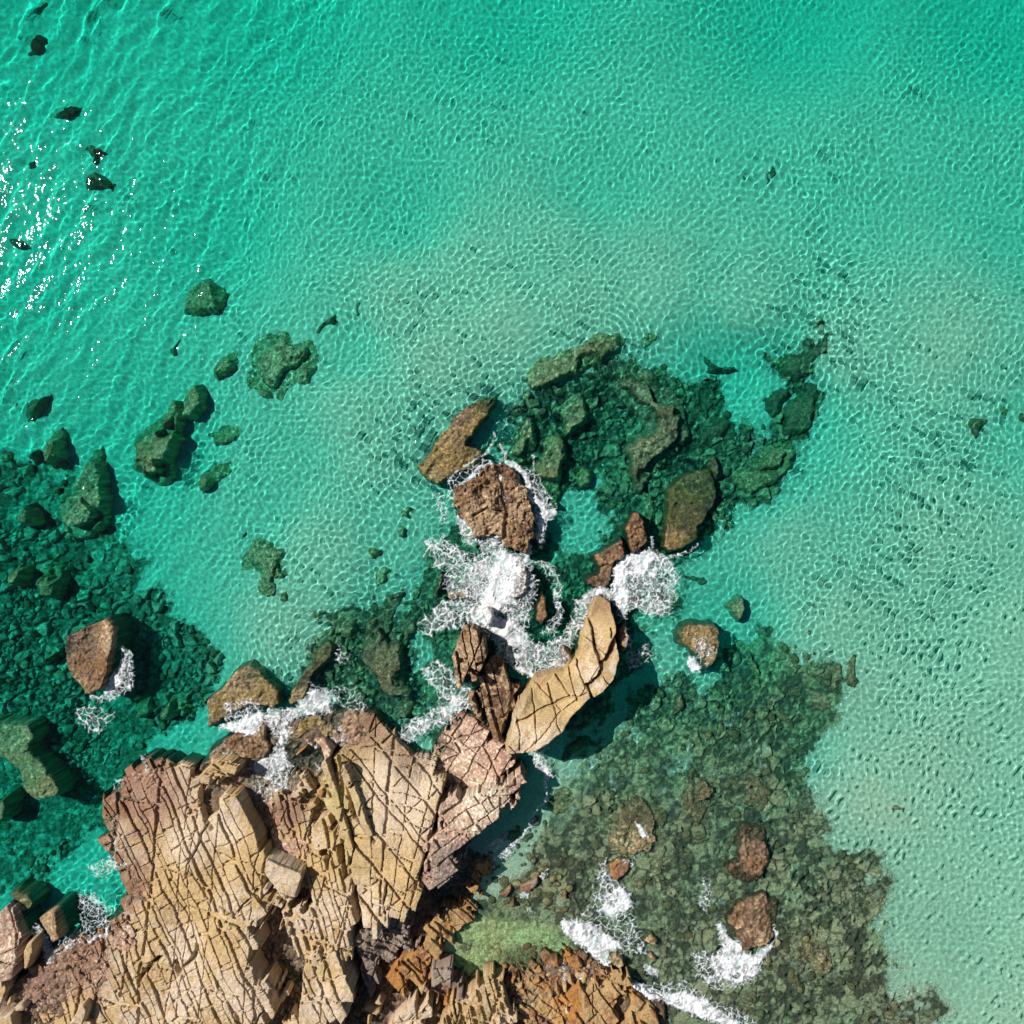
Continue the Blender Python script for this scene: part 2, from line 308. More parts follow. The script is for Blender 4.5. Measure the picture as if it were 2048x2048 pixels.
def rock(label, crop, poly, top, kind, edge=5., rough=.12, warp=5., step=2., joints=None, fine=None, grain=None, name='sea_rock', cat='rock', group=None, structure=False, base=None, dip=0., cuts=()):
    SEED[0] += 7; seed = SEED[0]
    P = img(crop, poly)
    u0 = min(p[0] for p in P) - 10; u1 = max(p[0] for p in P) + 10; v0 = min(p[1] for p in P) - 10; v1 = max(p[1] for p in P) + 10
    u0 = max(u0, -200); v0 = max(v0, -200); u1 = min(u1, 2240); v1 = min(v1, 2240)
    u0 = math.floor(u0 / 2) * 2; v0 = math.floor(v0 / 2) * 2
    U, V = np.meshgrid(np.arange(u0, u1, step, dtype=np.float32), np.arange(v0, v1, step, dtype=np.float32))
    d = sdf(U + warp * fbm(U, V, .035, 3, seed + 11) * 1.6 + .35 * warp * fbm(U, V, .16, 2, seed + 12), V + warp * fbm(U, V, .035, 3, seed + 13) * 1.6 + .35 * warp * fbm(U, V, .16, 2, seed + 14), P)
    tp = idw(U, V, img(crop, top), 3.) if isinstance(top, list) else np.full(U.shape, float(top), np.float32)
    if not structure: tp = np.where(tp < -1.4, depth(tp) * .9, tp)
    if dip: tp = np.maximum(tp, sample(MFS, U, V) + .26)
    h = tp + rough * fbm(U, V, .022, 5, seed + 15, .55) + .35 * rough * fbm(U, V, .16, 3, seed + 16)
    if kind in ('reef', 'reefbrown', 'weed', 'deep', 'brown'): h = h + .13 * (ridged(U + 4 * fbm(U, V, .07, 2, seed + 34), V, .065, 3, seed + 35) - .62)
    if grain:                                        # bedding ribs: (angle, image pixels between ribs, height)
        a, b = rot(U + 5 * fbm(U, V, .02, 2, seed + 17), V + 5 * fbm(U, V, .02, 2, seed + 18), grain[0])
        h = h + grain[2] * (ridged(a / 70, b / grain[1], 1., 3, seed + 19) - .6)
    if fine:
        _, gp, ox, oy = blocks(U, V, fine, seed + 3)
        fm = fine['depth'] * smooth(.55 + 1.6 * fbm(U, V, .018, 3, seed + 25))
        h = h - fm * (1 - smooth(gp / fine['width'])) + fm * .6 * (ox + oy)
    if joints and not structure: h = h + .28 * np.maximum(tp - .9, 0)
    for cut_crop, pts, wd, dp in cuts:                    # open clefts
        wob = line_dist(U + 5 * fbm(U, V, .04, 3, seed + 29), V + 5 * fbm(U, V, .04, 3, seed + 30), img(cut_crop, pts))
        h = h - dp * smooth(1.25 - wob / (wd * (.35 + 1.1 * noise(U * .03, V * .03, seed + 31))))
    fl = sample(MF, U, V)
    if dip:                                          # beds dip to the upper left, where sand laps over them
        du, dv = U - U[d > 0].mean(), V - V[d > 0].mean(); e = -(du * .72 + dv * .69); e = e / (np.abs(e[d > 0]).max() + 1e-6)
        dk = dip * smooth(.25 + .85 * e + .35 * fbm(U, V, .03, 3, seed + 26)); h = h + (fl + .06 - h) * dk
    bt = fl - .35 if base is None else np.full(U.shape, base, np.float32)
    t = np.clip(d / edge, 0, 1); prof = 1 - (1 - t) ** 2.2
    if dip:                                          # broken ledges round the foot
        lw = edge * (1 + 2.6 * noise(U * .03, V * .03, seed + 27)); lm = smooth((noise(U * .022, V * .022, seed + 28) - .35) * 4)
        prof = prof * (1 - .55 * lm * (1 - smooth((d - lw) / 4.)))
    zr = float(np.mean(tp)); zr = min(max(zr, -2.5), 3.)
    inside = d > 0
    cells = None
    hb = h
    if joints:
        ident, gp, ox, oy = blocks(U, V, joints, seed)
        if joints.get('blocky', True):               # the outline follows the joints
            fl_ = ident.ravel(); mean = np.bincount(fl_, d.ravel()) / np.maximum(np.bincount(fl_), 1)
            mm = mean[ident] + 4 * fbm(U, V, .1, 2, seed + 36)
            inside = ((mm > 0) & (d > -13)) | (d > 13)
            d = np.where(inside, np.maximum(d, edge), np.minimum(d, -.5))
            prof = np.where(inside, 1., 0.)
        rnd = _tab[(ident * 3) & 511, (ident >> 9) & 511]; r2 = _tab[(ident * 7) & 511, (ident >> 7) & 511]; r3 = _tab[(ident * 13) & 511, (ident >> 5) & 511]
        lift = joints.get('lift', .08) * .7
        cw = joints['width']
        keep = (gp > cw * (.35 + 1.1 * noise(U / 40, V / 40, seed + 33))) & (d > edge * .4)
        hb = h - joints['depth'] - .02
        ht = h + lift * (rnd - .5) * 2 + lift * ((r2 - .5) * ox + (r3 - .5) * oy) * 2.2 - joints.get('round', .035) * np.exp(-gp / (cw * 1.3))
        ht = bt + (ht - bt) * prof
        cells = np.where(keep, ident, 0)
    z = bt + (hb - bt) * prof
    X, Y = world(U, V, zr)
    c0 = np.array([X[inside].mean(), Y[inside].mean(), 0.]) if inside.any() else np.zeros(3)
    q = grid_quads(*U.shape)
    qi = q.reshape(-1, 4)
    anyin = inside.ravel()[qi].any(1) & (z.ravel()[qi].max(1) > fl.ravel()[qi].min(1) - .12)
    vs = np.stack([X, Y, z], -1).reshape(-1, 3) - c0
    rgba = colour(kind, U, V, (ht if joints else z), seed).reshape(-1, 4)
    used, qq = compact(vs, qi[anyin])
    mat = M_reef if kind in ('reef', 'reefbrown', 'weed', 'deep') else M_rock
    props = dict(kind='structure') if structure else dict(label=label, category=cat, group=group)
    if joints:
        root = link(name, None, c0, None, **props); link('bed', mesh('bed', vs[used], qq, mat, rgba[used]), (0, 0, 0), root)
    else: root = link(name, mesh(name, vs[used], qq, mat, rgba[used]), c0, None, **props)
    hm = z
    if joints:
        hm = np.where(cells > 0, ht, z)
        idq = cells.ravel()[qi]; same = (idq == idq[:, :1]).all(1) & (idq[:, 0] > 0)
        qs = qi[same]; ids = idq[same, 0]; o = np.argsort(ids, kind='stable'); qs = qs[o]; ids = ids[o]
        uniq, start, cnt = np.unique(ids, return_index=True, return_counts=True)
        vt = np.stack([X, Y, ht], -1).reshape(-1, 3) - c0
        big = [i for i in np.argsort(-cnt)[:300] if cnt[i] * step * step > 55]
        bigset = set(big); rest = [i for i in range(len(uniq)) if i not in bigset]
        skirt = joints['depth'] + .12
        def build(qsel, nm, kind_=None):
            us, q2 = compact(vt, qsel)
            e = np.concatenate([q2[:, [0, 1]], q2[:, [1, 2]], q2[:, [2, 3]], q2[:, [3, 0]]])
            key = np.sort(e, 1); key = key[:, 0].astype(np.int64) * 10000000 + key[:, 1]
            _, ix, ct = np.unique(key, return_index=True, return_counts=True)
            be = e[ix[ct == 1]]
            n = len(us); bv = np.unique(be); mp = np.full(n, -1); mp[bv] = n + np.arange(len(bv))
            low = vt[us[bv]].copy(); low[:, 2] -= skirt
            vv = np.concatenate([vt[us], low]); sq = np.stack([be[:, 0], mp[be[:, 0]], mp[be[:, 1]], be[:, 1]], -1)[:, ::-1]
            # outer rim wound so that the side faces outwards
            sq = np.stack([be[:, 1], be[:, 0], mp[be[:, 0]], mp[be[:, 1]]], -1)
            cc = vv.mean(0)
            me = mesh(nm, vv - cc, np.concatenate([q2, sq]), mat, np.concatenate([rgba[us], rgba[us[bv]]]))
            ob = link(nm, me, cc, root)
            if kind_: ob['kind'] = kind_
        for i in big: build(qs[start[i]:start[i] + cnt[i]], 'stone_block')
        if rest:
            sel = np.concatenate([qs[start[i]:start[i] + cnt[i]] for i in rest]); build(sel, 'stone_chips', 'stuff')
    # master height map
    k = int(2 / step) if step < 2 else 1
    if abs(step * k - 2) < 1e-6:
        a = hm[::k, ::k]; b = inside[::k, ::k]; iu = int((u0 - M0) / 2); iv = int((v0 - M0) / 2)
        ny, nx = a.shape; ny = min(ny, MH.shape[0] - iv); nx = min(nx, MH.shape[1] - iu)
        a = a[:ny, :nx]; b = b[:ny, :nx]
        cur = MH[iv:iv + ny, iu:iu + nx]; up = b & (a > cur)
        MK[iv:iv + ny, iu:iu + nx] = np.where(up, zr, MK[iv:iv + ny, iu:iu + nx]); MH[iv:iv + ny, iu:iu + nx] = np.where(up, a, cur)
    return root

# ================================================================== THE HEADLAND
J = lambda ang, su, sv, width=2.4, depth=.3, **k: dict(ang=ang, su=su, sv=sv, width=width, depth=depth, **k)
FJ = lambda ang, su, sv, width=1.6, depth=.10, **k: dict(cells=True, ang=ang, su=su, sv=sv, width=width, depth=depth, **k)
rock('', 'F', [(-190,1840),(30,1840),(80,1800),(130,1770),(180,1755),(215,1720),(240,1670),(235,1640),(200,1600),(185,1560),(195,1510),(230,1465),(265,1435),(300,1440),(350,1450),(385,1430),(400,1400),(440,1380),(480,1370),(500,1350),(560,1340),(640,1330),(700,1330),(740,1390),(800,1420),(830,1380),(870,1350),(905,1340),(960,1400),(975,1440),(985,1465),(965,1500),(925,1555),(890,1600),(915,1620),(925,1640),(890,1700),(860,1750),(830,1810),(860,1830),(910,1850),(960,1860),(1040,1810),(1100,1800),(1180,1840),(1240,1870),(1260,1900),(1270,2130),(-190,2130)],
     [(500,1430,.05),(560,1400,.02),(470,1520,.1),(640,1370,.1),(520,1560,.25),(350,1600,.3),(200,1600,.0),(90,1900,.35),(500,1900,.2),(560,1800,.15),(700,1600,.4),(860,1420,.1),(750,1850,.2),(860,1660,.05),(1050,1880,.22),(1200,1900,.2),(940,1880,.3),(880,1650,.1),(560,1950,.3)],
     'base', edge=14, rough=.35, warp=8, name='headland_bedrock', structure=True, fine=FJ(35, 22, 14, 3, .15))
SL = dict(name='rock_outcrop', cat='rock outcrop', step=1.4)
rock('broad pinkish tan slab sloping into the water on the left of the headland', 'Z1',
     [(600,590),(660,440),(760,340),(850,250),(960,260),(1100,260),(1200,330),(1250,420),(1285,560),(1400,560),(1420,480),(1440,350),(1500,400),(1550,460),(1580,560),(1610,660),(1660,760),(1700,850),(1720,920),(1690,960),(1650,1000),(1640,1040),(1660,1100),(1650,1180),(1560,1200),(1640,1230),(1610,1350),(1600,1450),(1640,1480),(1720,1530),(1760,1560),(1720,1700),(1600,1863),(1560,2050),(900,2100),(-100,2100),(140,1863),(120,1700),(160,1560),(280,1480),(420,1390),(560,1350),(660,1290),(740,1180),(780,1060),(740,950),(640,880),(600,760)],
     [(620,600,.1),(700,400,.1),(850,260,.1),(1000,500,.55),(1200,400,.7),(1500,450,1.5),(1650,800,1.9),(1700,920,2.0),(1250,800,1.35),(800,800,.35),(700,950,.1),(780,1080,.2),(1000,1200,.9),(1600,1200,1.9),(1600,1450,2.0),(700,1300,.25),(400,1450,.2),(200,1650,.25),(900,1600,.9),(1700,1600,1.9),(1300,1900,1.6),(600,1900,.7)],
     'dry', edge=3.5, rough=.12, warp=3,
     cuts=[('Z1',[(1250,420),(1290,580),(1330,620)],5,.6),('Z1',[(1170,950),(1190,850),(1260,700),(1300,600)],2.2,.4),('Z1',[(870,1580),(930,1510),(1010,1450)],6,.5),('Z1',[(1100,1480),(1130,1540)],6,.5),('Z1',[(1170,1490),(1240,1400),(1250,1340)],5,.5),('Z1',[(740,1320),(790,1500),(740,1700)],2,.4),('Z1',[(1330,1430),(1480,1700),(1560,1863)],2.5,.5),('Z1',[(1650,960),(1500,1130),(1300,1050),(1200,900)],2,.4)],
     joints=J(62, 38, 19, 1.6, .22, lift=.05, warp=12), fine=FJ(20, 14, 9, 1.4, .05, warp=10), **SL)
rock('square cracked block at the top right corner of the left slab', 'Z1', [(1245,330),(1290,220),(1400,205),(1475,215),(1440,290),(1430,345),(1330,350),(1290,430),(1250,420)], [(1260,400,1.1),(1450,220,1.5)], 'dry', edge=3, rough=.12, warp=2, joints=J(10, 26, 16, 2.2, .25), **SL)
rock('tall tan block standing over the dark gully, its shadow to the right', 'Z2', [(-40,985),(-10,965),(45,965),(90,1060),(150,1180),(165,1205),(100,1205),(80,1215),(0,1240),(-60,1190),(-45,1060)], 2.2, 'dry', edge=3, rough=.12, warp=2, joints=J(20, 40, 30, 1.8, .35), **SL)
rock('small tan block leaning against the tall block over the gully', 'Z1', [(1560,1200),(1530,1120),(1560,1060),(1640,1040),(1680,1090),(1660,1190),(1610,1210)], 1.9, 'dry', edge=3, rough=.12, warp=2, joints=J(50, 34, 24, 1.8, .3), **SL)
rock('largest fan shaped slab with radiating cracks and a pale bleached centre', 'Z2',
     [(530,165),(600,230),(680,300),(770,380),(860,430),(905,465),(945,545),(940,620),(925,720),(905,820),(830,880),(810,950),(830,1000),(830,1070),(830,1100),(800,1200),(740,1250),(700,1290),(620,1280),(570,1350),(490,1330),(450,1200),(420,1080),(390,1010),(350,920),(310,800),(290,690),(255,560),(250,490),(285,435),(330,470),(345,410),(420,330),(470,220)],
     [(530,180,.3),(400,350,.4),(700,320,.5),(860,430,.9),(280,450,1.1),(260,560,1.3),(350,700,1.7),(700,550,1.6),(930,600,2.0),(600,900,2.2),(900,820,2.4),(830,1050,2.8),(450,1150,2.1),(650,1250,2.6),(800,1180,2.9)],
     'dry', edge=3.5, rough=.10, warp=3,
     cuts=[('Z2',[(350,450),(400,600),(440,720),(560,850)],4,.8),('Z2',[(330,640),(400,770),(440,900),(400,1000)],3.5,.6),('Z2',[(530,170),(500,290),(560,220)],1.5,.3),('Z2',[(410,1070),(450,1200),(490,1335)],7,1.3),('Z2',[(640,1080),(620,1180),(640,1270)],2.5,.5),('Z2',[(940,620),(920,730),(830,800)],2,.4),('Z2',[(250,590),(400,700)],2,.3)],
     joints=dict(ang=12, master=2.3, fan=img('Z2', [(560, 1900)])[0], rad=260, su=21, sv=36, width=1.6, depth=.24, lift=.04, warp=8), fine=FJ(70, 16, 9, 1.3, .05, warp=9), **SL)
rock('pinkish cliff top slab above the shaded channel', 'Z2',
     [(955,560),(990,615),(1060,625),(1200,580),(1290,530),(1370,470),(1400,520),(1405,570),(1350,620),(1340,680),(1260,740),(1190,800),(1160,860),(1060,900),(1000,1010),(985,1090),(900,1120),(850,1140),(845,1070),(845,1000),(825,950),(845,890),(915,830),(940,720),(950,620)],
     [(1000,640,1.8),(1380,500,1.9),(1250,700,2.4),(1100,850,2.7),(950,1000,2.7),(900,1100,2.6)], 'pink', edge=3.5, rough=.16, warp=3.5, joints=J(-35, 34, 22, 1.9, .25, warp=10), fine=FJ(30, 15, 10, 1.4, .05), **SL)
rock('wet reddish slab between the fan slab and the long tan arm', 'Z2',
     [(1100,155),(1160,190),(1230,260),(1270,310),(1340,350),(1430,375),(1370,450),(1290,520),(1160,575),(1060,605),(1000,600),(955,530),(905,455),(900,400),(905,330),(920,250),(1000,190)],
     [(1000,200,.25),(920,350,.25),(1100,160,.4),(1150,400,.9),(1400,380,1.4),(1250,520,1.3),(1030,580,.3)], 'pink', edge=4, rough=.18, warp=3.5, joints=J(-60, 46, 26, 1.7, .18, warp=12), **SL)
rock('flat jointed slab in straight rows left of the fan slab', 'Z2',
     [(-60,650),(0,640),(120,690),(150,740),(180,850),(210,920),(240,1000),(330,1000),(395,1015),(415,1100),(440,1200),(465,1330),(430,1390),(390,1460),(330,1440),(250,1420),(150,1380),(60,1280),(200,1220),(165,1140),(110,1060),(50,970),(0,950),(-60,760)],
     [(0,700,.6),(100,760,.7),(180,900,1.1),(300,1010,1.6),(420,1100,1.9),(450,1330,1.9),(200,1250,1.6),(0,930,.8)], 'dry', edge=3, rough=.12, warp=2.5, joints=J(72, 26, 13, 1.9, .2, lift=.05, warp=9), **SL)
rock('knobbly yellowish block between the flat slab and the fan slab', 'Z2', [(195,840),(245,780),(305,765),(330,850),(370,960),(385,1000),(300,985),(220,930)], [(250,800,1.1),(340,980,1.8)], 'dry', edge=3, rough=.15, warp=2.5, joints=J(70, 40, 20, 1.9, .25), **SL)
rock('long ridged strip running along the left edge of the fan slab', 'Z2', [(250,480),(285,430),(330,520),(380,640),(410,740),(440,860),(430,900),(400,910),(360,900),(320,790),(295,690),(258,570)], [(280,450,1.5),(420,880,2.1)], 'dry', edge=3, rough=.14, warp=2, grain=(15, 8, .16), joints=J(70, 60, 22, 1.7, .25), **SL)
rock('narrow pale rib beside the ridged strip on the fan slab', 'Z2', [(350,470),(385,490),(440,580),(490,700),(550,830),(540,850),(500,830),(440,720),(390,590)], [(370,490,1.7),(530,840,2.25)], 'dry', edge=2.5, rough=.1, warp=1.5, joints=J(65, 70, 16, 1.6, .2), **SL)
rock('rows of small tan blocks under the flat jointed slab', 'Z2', [(40,1265),(150,1390),(330,1455),(395,1475),(400,1590),(360,1560),(330,1535),(200,1590),(150,1600),(130,1550),(60,1450),(0,1340),(-10,1300)], [(40,1300,1.6),(360,1500,1.9)], 'dry', edge=3, rough=.12, warp=2, joints=J(68, 24, 12, 2.0, .25), **SL)
rock('wide tan slab at the bottom edge left of the deep central cleft', 'Z2', [(165,1600),(250,1500),(350,1590),(395,1690),(412,1760),(370,1830),(310,1910),(290,2060),(120,2060),(125,1932),(110,1780),(140,1690)], [(200,1600,2.0),(380,1750,2.5),(200,1932,2.3)], 'dry', edge=3, rough=.12, warp=2.5, joints=J(60, 44, 26, 1.8, .22, warp=10), fine=FJ(30, 15, 10, 1.3, .05), **SL)
rock('dark purple grey rubbly rock at the foot of the fan slab', 'Z2', [(430,1395),(560,1355),(640,1440),(760,1440),(790,1420),(780,1480),(700,1530),(600,1585),(520,1560),(460,1560),(400,1450)], [(450,1450,1.3),(760,1450,1.0)], 'grey', edge=5, rough=.4, warp=5, joints=J(30, 16, 11, 2.4, .2, lift=.12), **SL)
rock('narrow purple grey ledge just left of the yellow sand pocket', 'Z2', [(440,1560),(560,1570),(580,1650),(570,1720),(540,1770),(500,1760),(470,1660)], 1.3, 'grey', edge=3.5, rough=.2, warp=3, joints=J(70, 26, 14, 2.0, .2), **SL)
rock('ragged broken ledge hanging in the cliff shadow below the pink slab', 'Z2', [(850,1330),(810,1345),(860,1300),(930,1265),(950,1290),(900,1340)], 1.1, 'grey', edge=3, rough=.2, warp=3, joints=J(-30, 24, 14, 2.0, .2), **SL)
rock('grey ledge under the lower corner of the fan slab, half in shadow', 'Z2', [(600,1345),(660,1290),(740,1270),(770,1330),(750,1400),(680,1430),(620,1400)], 1.5, 'grey', edge=4, rough=.4, warp=5, joints=J(20, 16, 12, 2.4, .2, lift=.12), **SL)
rock('rust stained ledge along the water below the shaded cliff', 'Z2', [(1180,990),(1205,1000),(1195,1090),(1130,1200),(1110,1260),(1080,1360),(1020,1440),(970,1470),(920,1430),(930,1530),(890,1610),(840,1660),(740,1700),(700,1760),(620,1800),(650,1730),(640,1600),(680,1570),(800,1500),(870,1370),(980,1270),(1080,1180),(1120,1090)],
     [(1190,1000,.5),(1110,1250,.45),(1000,1440,.5),(900,1400,.9),(900,1550,.9),(750,1680,1.1),(660,1620,1.0),(650,1780,1.2)], 'orange', edge=3.5, rough=.16, warp=3, joints=J(45, 30, 18, 1.9, .2, warp=10), **SL)
rock('split purple slab lying at the corner of the shallow pool', 'Z2', [(870,1640),(930,1605),(990,1640),(990,1680),(1035,1700),(1030,1765),(960,1740),(880,1690)], 1.5, 'grey', edge=2.5, rough=.08, warp=1.5, joints=J(60, 34, 24, 1.6, .25), **SL)
rock('closely jointed tan slab at the bottom edge below the pool', 'Z2', [(1130,1720),(1230,1650),(1290,1680),(1300,1780),(1340,1830),(1365,1932),(1375,2060),(900,2060),(930,1932),(960,1850),(1060,1790)], [(1230,1670,1.3),(1000,1900,1.4),(1350,1900,1.3)], 'dry', edge=3.5, rough=.2, warp=3, joints=J(75, 20, 11, 2.2, .25, lift=.1), **SL)
rock('tilted striped slab at the bottom edge below the sand pocket', 'Z2', [(660,1900),(760,1810),(855,1795),(850,1870),(830,1940),(820,2060),(610,2060),(640,1932)], 1.3, 'dry', edge=3, rough=.14, warp=2.5, grain=(-40, 6, .12), joints=J(-45, 40, 14, 1.8, .22), **SL)
rock('amber tinted slab with crossing cracks right of the orange boulders', 'Z4', [(680,1380),(790,1290),(860,1265),(960,1280),(980,1340),(945,1430),(890,1512),(870,1640),(690,1640),(690,1512),(670,1430)], [(800,1300,.9),(700,1500,1.2)], 'orange', edge=3.5, rough=.14, warp=2.5, joints=J(55, 46, 30, 2.0, .25, warp=10), **SL)
rock('amber block at the bottom edge next to the long white surf line', 'Z4', [(985,1335),(1060,1320),(1100,1380),(1130,1440),(1140,1520),(1100,1640),(920,1640),(940,1512),(965,1430)], .8, 'orange', edge=3.5, rough=.16, warp=2.5, joints=J(40, 44, 34, 2.2, .25), **SL)
rock('rusty amber ledge of broken rock between the pool and the surf at the bottom', 'Z4', [(320,1240),(440,1190),(560,1130),(700,1090),(800,1150),(930,1235),(985,1310),(860,1300),(700,1390),(680,1640),(280,1640),(340,1512),(300,1340)], [(560,1150,.1),(700,1110,.15),(850,1200,.2),(450,1350,.35),(600,1500,.5)], 'orange', edge=6, rough=.3, warp=5, joints=J(35, 24, 17, 2.2, .22, lift=.14), **SL)
rock('wet brown slab sloping up out of the gully', 'X2', [(470,690),(560,640),(690,690),(760,745),(800,850),(830,1000),(870,1120),(700,1130),(600,1100),(590,1040),(520,880)], [(520,680,.2),(700,720,.4),(640,1080,.9),(830,1050,1.1)], 'pink', edge=4, rough=.12, warp=3, joints=J(72, 60, 34, 1.5, .16), **SL)
rock('low brown shelf of cracked rock at the lower left shore', 'Z1', [(300,1500),(430,1400),(570,1360),(680,1300),(760,1190),(830,1200),(860,1380),(820,1560),(640,1640),(400,1720),(180,1800),(130,1720),(170,1590)], [(300,1500,.2),(680,1310,.15),(800,1250,.5),(700,1550,.55),(250,1700,.3)], 'pink', edge=5, rough=.3, warp=5, joints=J(30, 30, 20, 1.8, .18, lift=.1), **SL)
rock('sliver of tan rock lying in the dark cleft at the bottom', 'Z2', [(20,1690),(50,1680),(90,1790),(110,1932),(90,2030),(40,2030),(30,1850)], 1.0, 'dry', edge=3, rough=.1, warp=2, joints=J(75, 60, 24, 1.6, .2), **SL)
# ---- the arm
rock('long smooth tan arm of rock curving up into the surf', 'Z3',
     [(750,1530),(830,1515),(910,1490),(985,1400),(1000,1300),(1050,1170),(1080,1085),(1150,1100),(1190,1130),(1205,1230),(1215,1340),(1210,1430),(1180,1530),(1110,1600),(1040,1640),(960,1720),(900,1800),(820,1870),(730,1915),(620,1935),(570,1920),(590,1860),(600,1800),(610,1740),(650,1680),(700,1610)],
     [(1100,1100,.5),(1040,1200,.9),(1000,1400,1.4),(1200,1300,1.9),(900,1500,1.1),(1150,1540,2.8),(760,1550,1.3),(1000,1640,3.),(820,1820,3.1),(650,1700,2.4),(620,1910,2.8)], 'dry', edge=6, rough=.1, warp=3,
     grain=(-52, 16, .12),
     cuts=[('Y4',[(705,400),(665,520),(600,620),(540,720),(462,810)],5,1.1),('Y4',[(490,340),(520,480),(560,650)],3.4,.7),('Y4',[(455,790),(470,850),(492,905)],4.2,.9),('Y4',[(-60,1065),(180,950),(330,885),(450,850)],1.7,.5),('Y4',[(640,400),(650,470)],2,.4),('Y4',[(380,560),(400,680),(440,800)],2.4,.5),('Y4',[(330,700),(350,800),(380,900)],2,.5),('Z3',[(720,1590),(735,1700),(750,1860)],1.6,.4),('Z3',[(815,1570),(850,1690),(880,1800)],1.6,.4),('Z3',[(640,1640),(655,1780),(665,1900)],1.3,.3),('Y4',[(240,760),(330,880)],2,.4)],
     joints=dict(blocky=False, ang=-47, su=150, sv=90, width=.9, depth=.16, lift=.02, warp=10, master=6), **SL)
rock('small knob of brown rock on the inner side of the tan arm', 'Z3', [(885,1380),(910,1350),(960,1400),(970,1440),(930,1480),(895,1450)], 1.2, 'brown', edge=5, rough=.2, warp=3)
rock('dark brown ribbed slab leaning on the lower end of the tan arm', 'Z3', [(395,1545),(440,1520),(500,1490),(530,1450),(570,1460),(620,1540),(720,1550),(690,1610),(640,1680),(595,1740),(575,1830),(520,1850),(480,1780),(440,1740),(420,1680)],
     [(400,1550,.7),(540,1470,.9),(700,1560,.8),(550,1800,1.5)], 'brown', edge=4, rough=.14, warp=2.5, grain=(78, 12, .14), joints=J(75, 70, 21, 2.2, .3, warp=5), **SL)
rock('upright columns of pale brown rock beside the foam', 'Z3', [(270,1340),(320,1285),(370,1280),(440,1300),(500,1370),(500,1400),(450,1480),(400,1540),(330,1565),(315,1500),(290,1440)], [(280,1350,1.6),(480,1400,1.9),(350,1550,1.8)], 'brown', edge=3.5, rough=.14, warp=2.5, joints=J(80, 62, 15, 2.6, .6, lift=.14, warp=5), **SL)
rock('small light tan stone ringed by white foam', 'Z3', [(445,1160),(480,1140),(520,1150),(520,1210),(490,1260),(465,1220)], 1.1, 'dry', edge=4, rough=.12, warp=2)
rock('wave washed brown rock with foam running down its middle', 'Z3', [(310,460),(400,400),(490,350),(540,370),(600,350),(650,400),(690,470),(720,560),(750,620),(755,690),(760,760),(720,800),(700,870),(640,830),(560,820),(520,760),(400,780),(380,700),(310,630),(300,540)],
     [(310,470,.25),(450,450,.5),(600,400,.45),(560,600,.3),(680,650,.75),(680,830,.5),(420,740,.3)], 'brown', edge=6, rough=.5, warp=8, step=1.4, grain=(80, 22, .3), cuts=[('Z3',[(535,360),(560,470),(580,560),(590,650),(570,770)],6,.4),('Z3',[(400,640),(480,600),(560,620)],3,.3)], fine=FJ(70, 24, 12, 2, .14))
rock('brown bare rock half buried in the central white splash', 'Z3', [(580,1020),(620,960),(700,900),(720,960),(700,1080),(640,1120),(590,1090)], .35, 'brown', edge=6, rough=.25, warp=4)
rock('olive weedy slab awash at the tip of the arm', 'W2', [(1235,1590),(1290,1520),(1400,1380),(1500,1240),(1590,1150),(1700,1090),(1810,1070),(1840,1090),(1820,1160),(1750,1270),(1680,1380),(1620,1440),(1760,1480),(1740,1560),(1650,1640),(1480,1700),(1400,1760),(1330,1740),(1260,1670)],
     [(1240,1590,.15),(1500,1250,-.05),(1800,1090,-.25),(1600,1270,.3),(1480,1420,.3),(1450,1600,.12),(1700,1540,.0),(1350,1700,.05)], 'weed', edge=7, rough=.2, warp=4, step=1.6, grain=(-48, 14, .18))
rock('brown pointed rock above the right hand swirl of foam', 'W5', [(655,1300),(700,1200),(740,1200),(770,1260),(810,1370),(760,1420),(700,1460),(670,1400)], .6, 'brown', edge=6, rough=.3, warp=4, step=1.6, fine=FJ(60, 16, 9, 2, .1))
rock('ragged brown rock left of the right hand swirl of foam', 'W5', [(450,1460),(560,1380),(640,1340),(680,1440),(620,1490),(590,1580),(570,1640),(480,1650),(430,1600),(490,1540)], .2, 'brown', edge=8, rough=.35, warp=6, fine=FJ(40, 14, 9, 2, .1))
rock('wedge of olive slab dipping under water right of the foam swirl', 'W5', [(900,1080),(960,1000),(1060,960),(1150,940),(1200,1050),(1170,1180),(1090,1290),(1080,1370),(990,1410),(900,1450),(855,1410),(870,1300),(890,1190)], [(1000,1000,-.5),(1150,1000,-.55),(1000,1200,-.25),(950,1350,.12),(880,1420,.25),(1050,1370,.0)], 'weed', edge=8, rough=.15, warp=4, grain=(70, 14, .12))
rock('brown rock on the outer side of the arm, split off by a dark cleft', 'Y4', [(710,420),(760,370),(795,450),(775,540),(720,610),(703,520)], 1.3, 'brown', edge=4, rough=.2, warp=3)
rock('dark brown rock in the churning water inside the arm', 'Z3', [(735,1150),(770,1050),(805,1080),(840,1190),(805,1250),(760,1235)], .35, 'brown', edge=8, rough=.3, warp=5)
rock('dark low rock awash left of the central splash', 'Z3', [(250,1060),(330,1030),(400,1050),(390,1110),(300,1130),(260,1110)], .1, 'weed', edge=8, rough=.25, warp=5)
rock('rounded weedy rock with a white foam patch right of the arm', 'Y4', [(1115,450),(1180,360),(1290,335),(1420,350),(1475,410),(1465,540),(1440,650),(1380,720),(1340,730),(1300,640),(1220,580),(1150,530)], [(1200,420,.1),(1400,450,.22),(1350,680,.12),(1250,560,.02)], 'weed', edge=9, rough=.3, warp=4, fine=FJ(30, 16, 13, 3, .15))
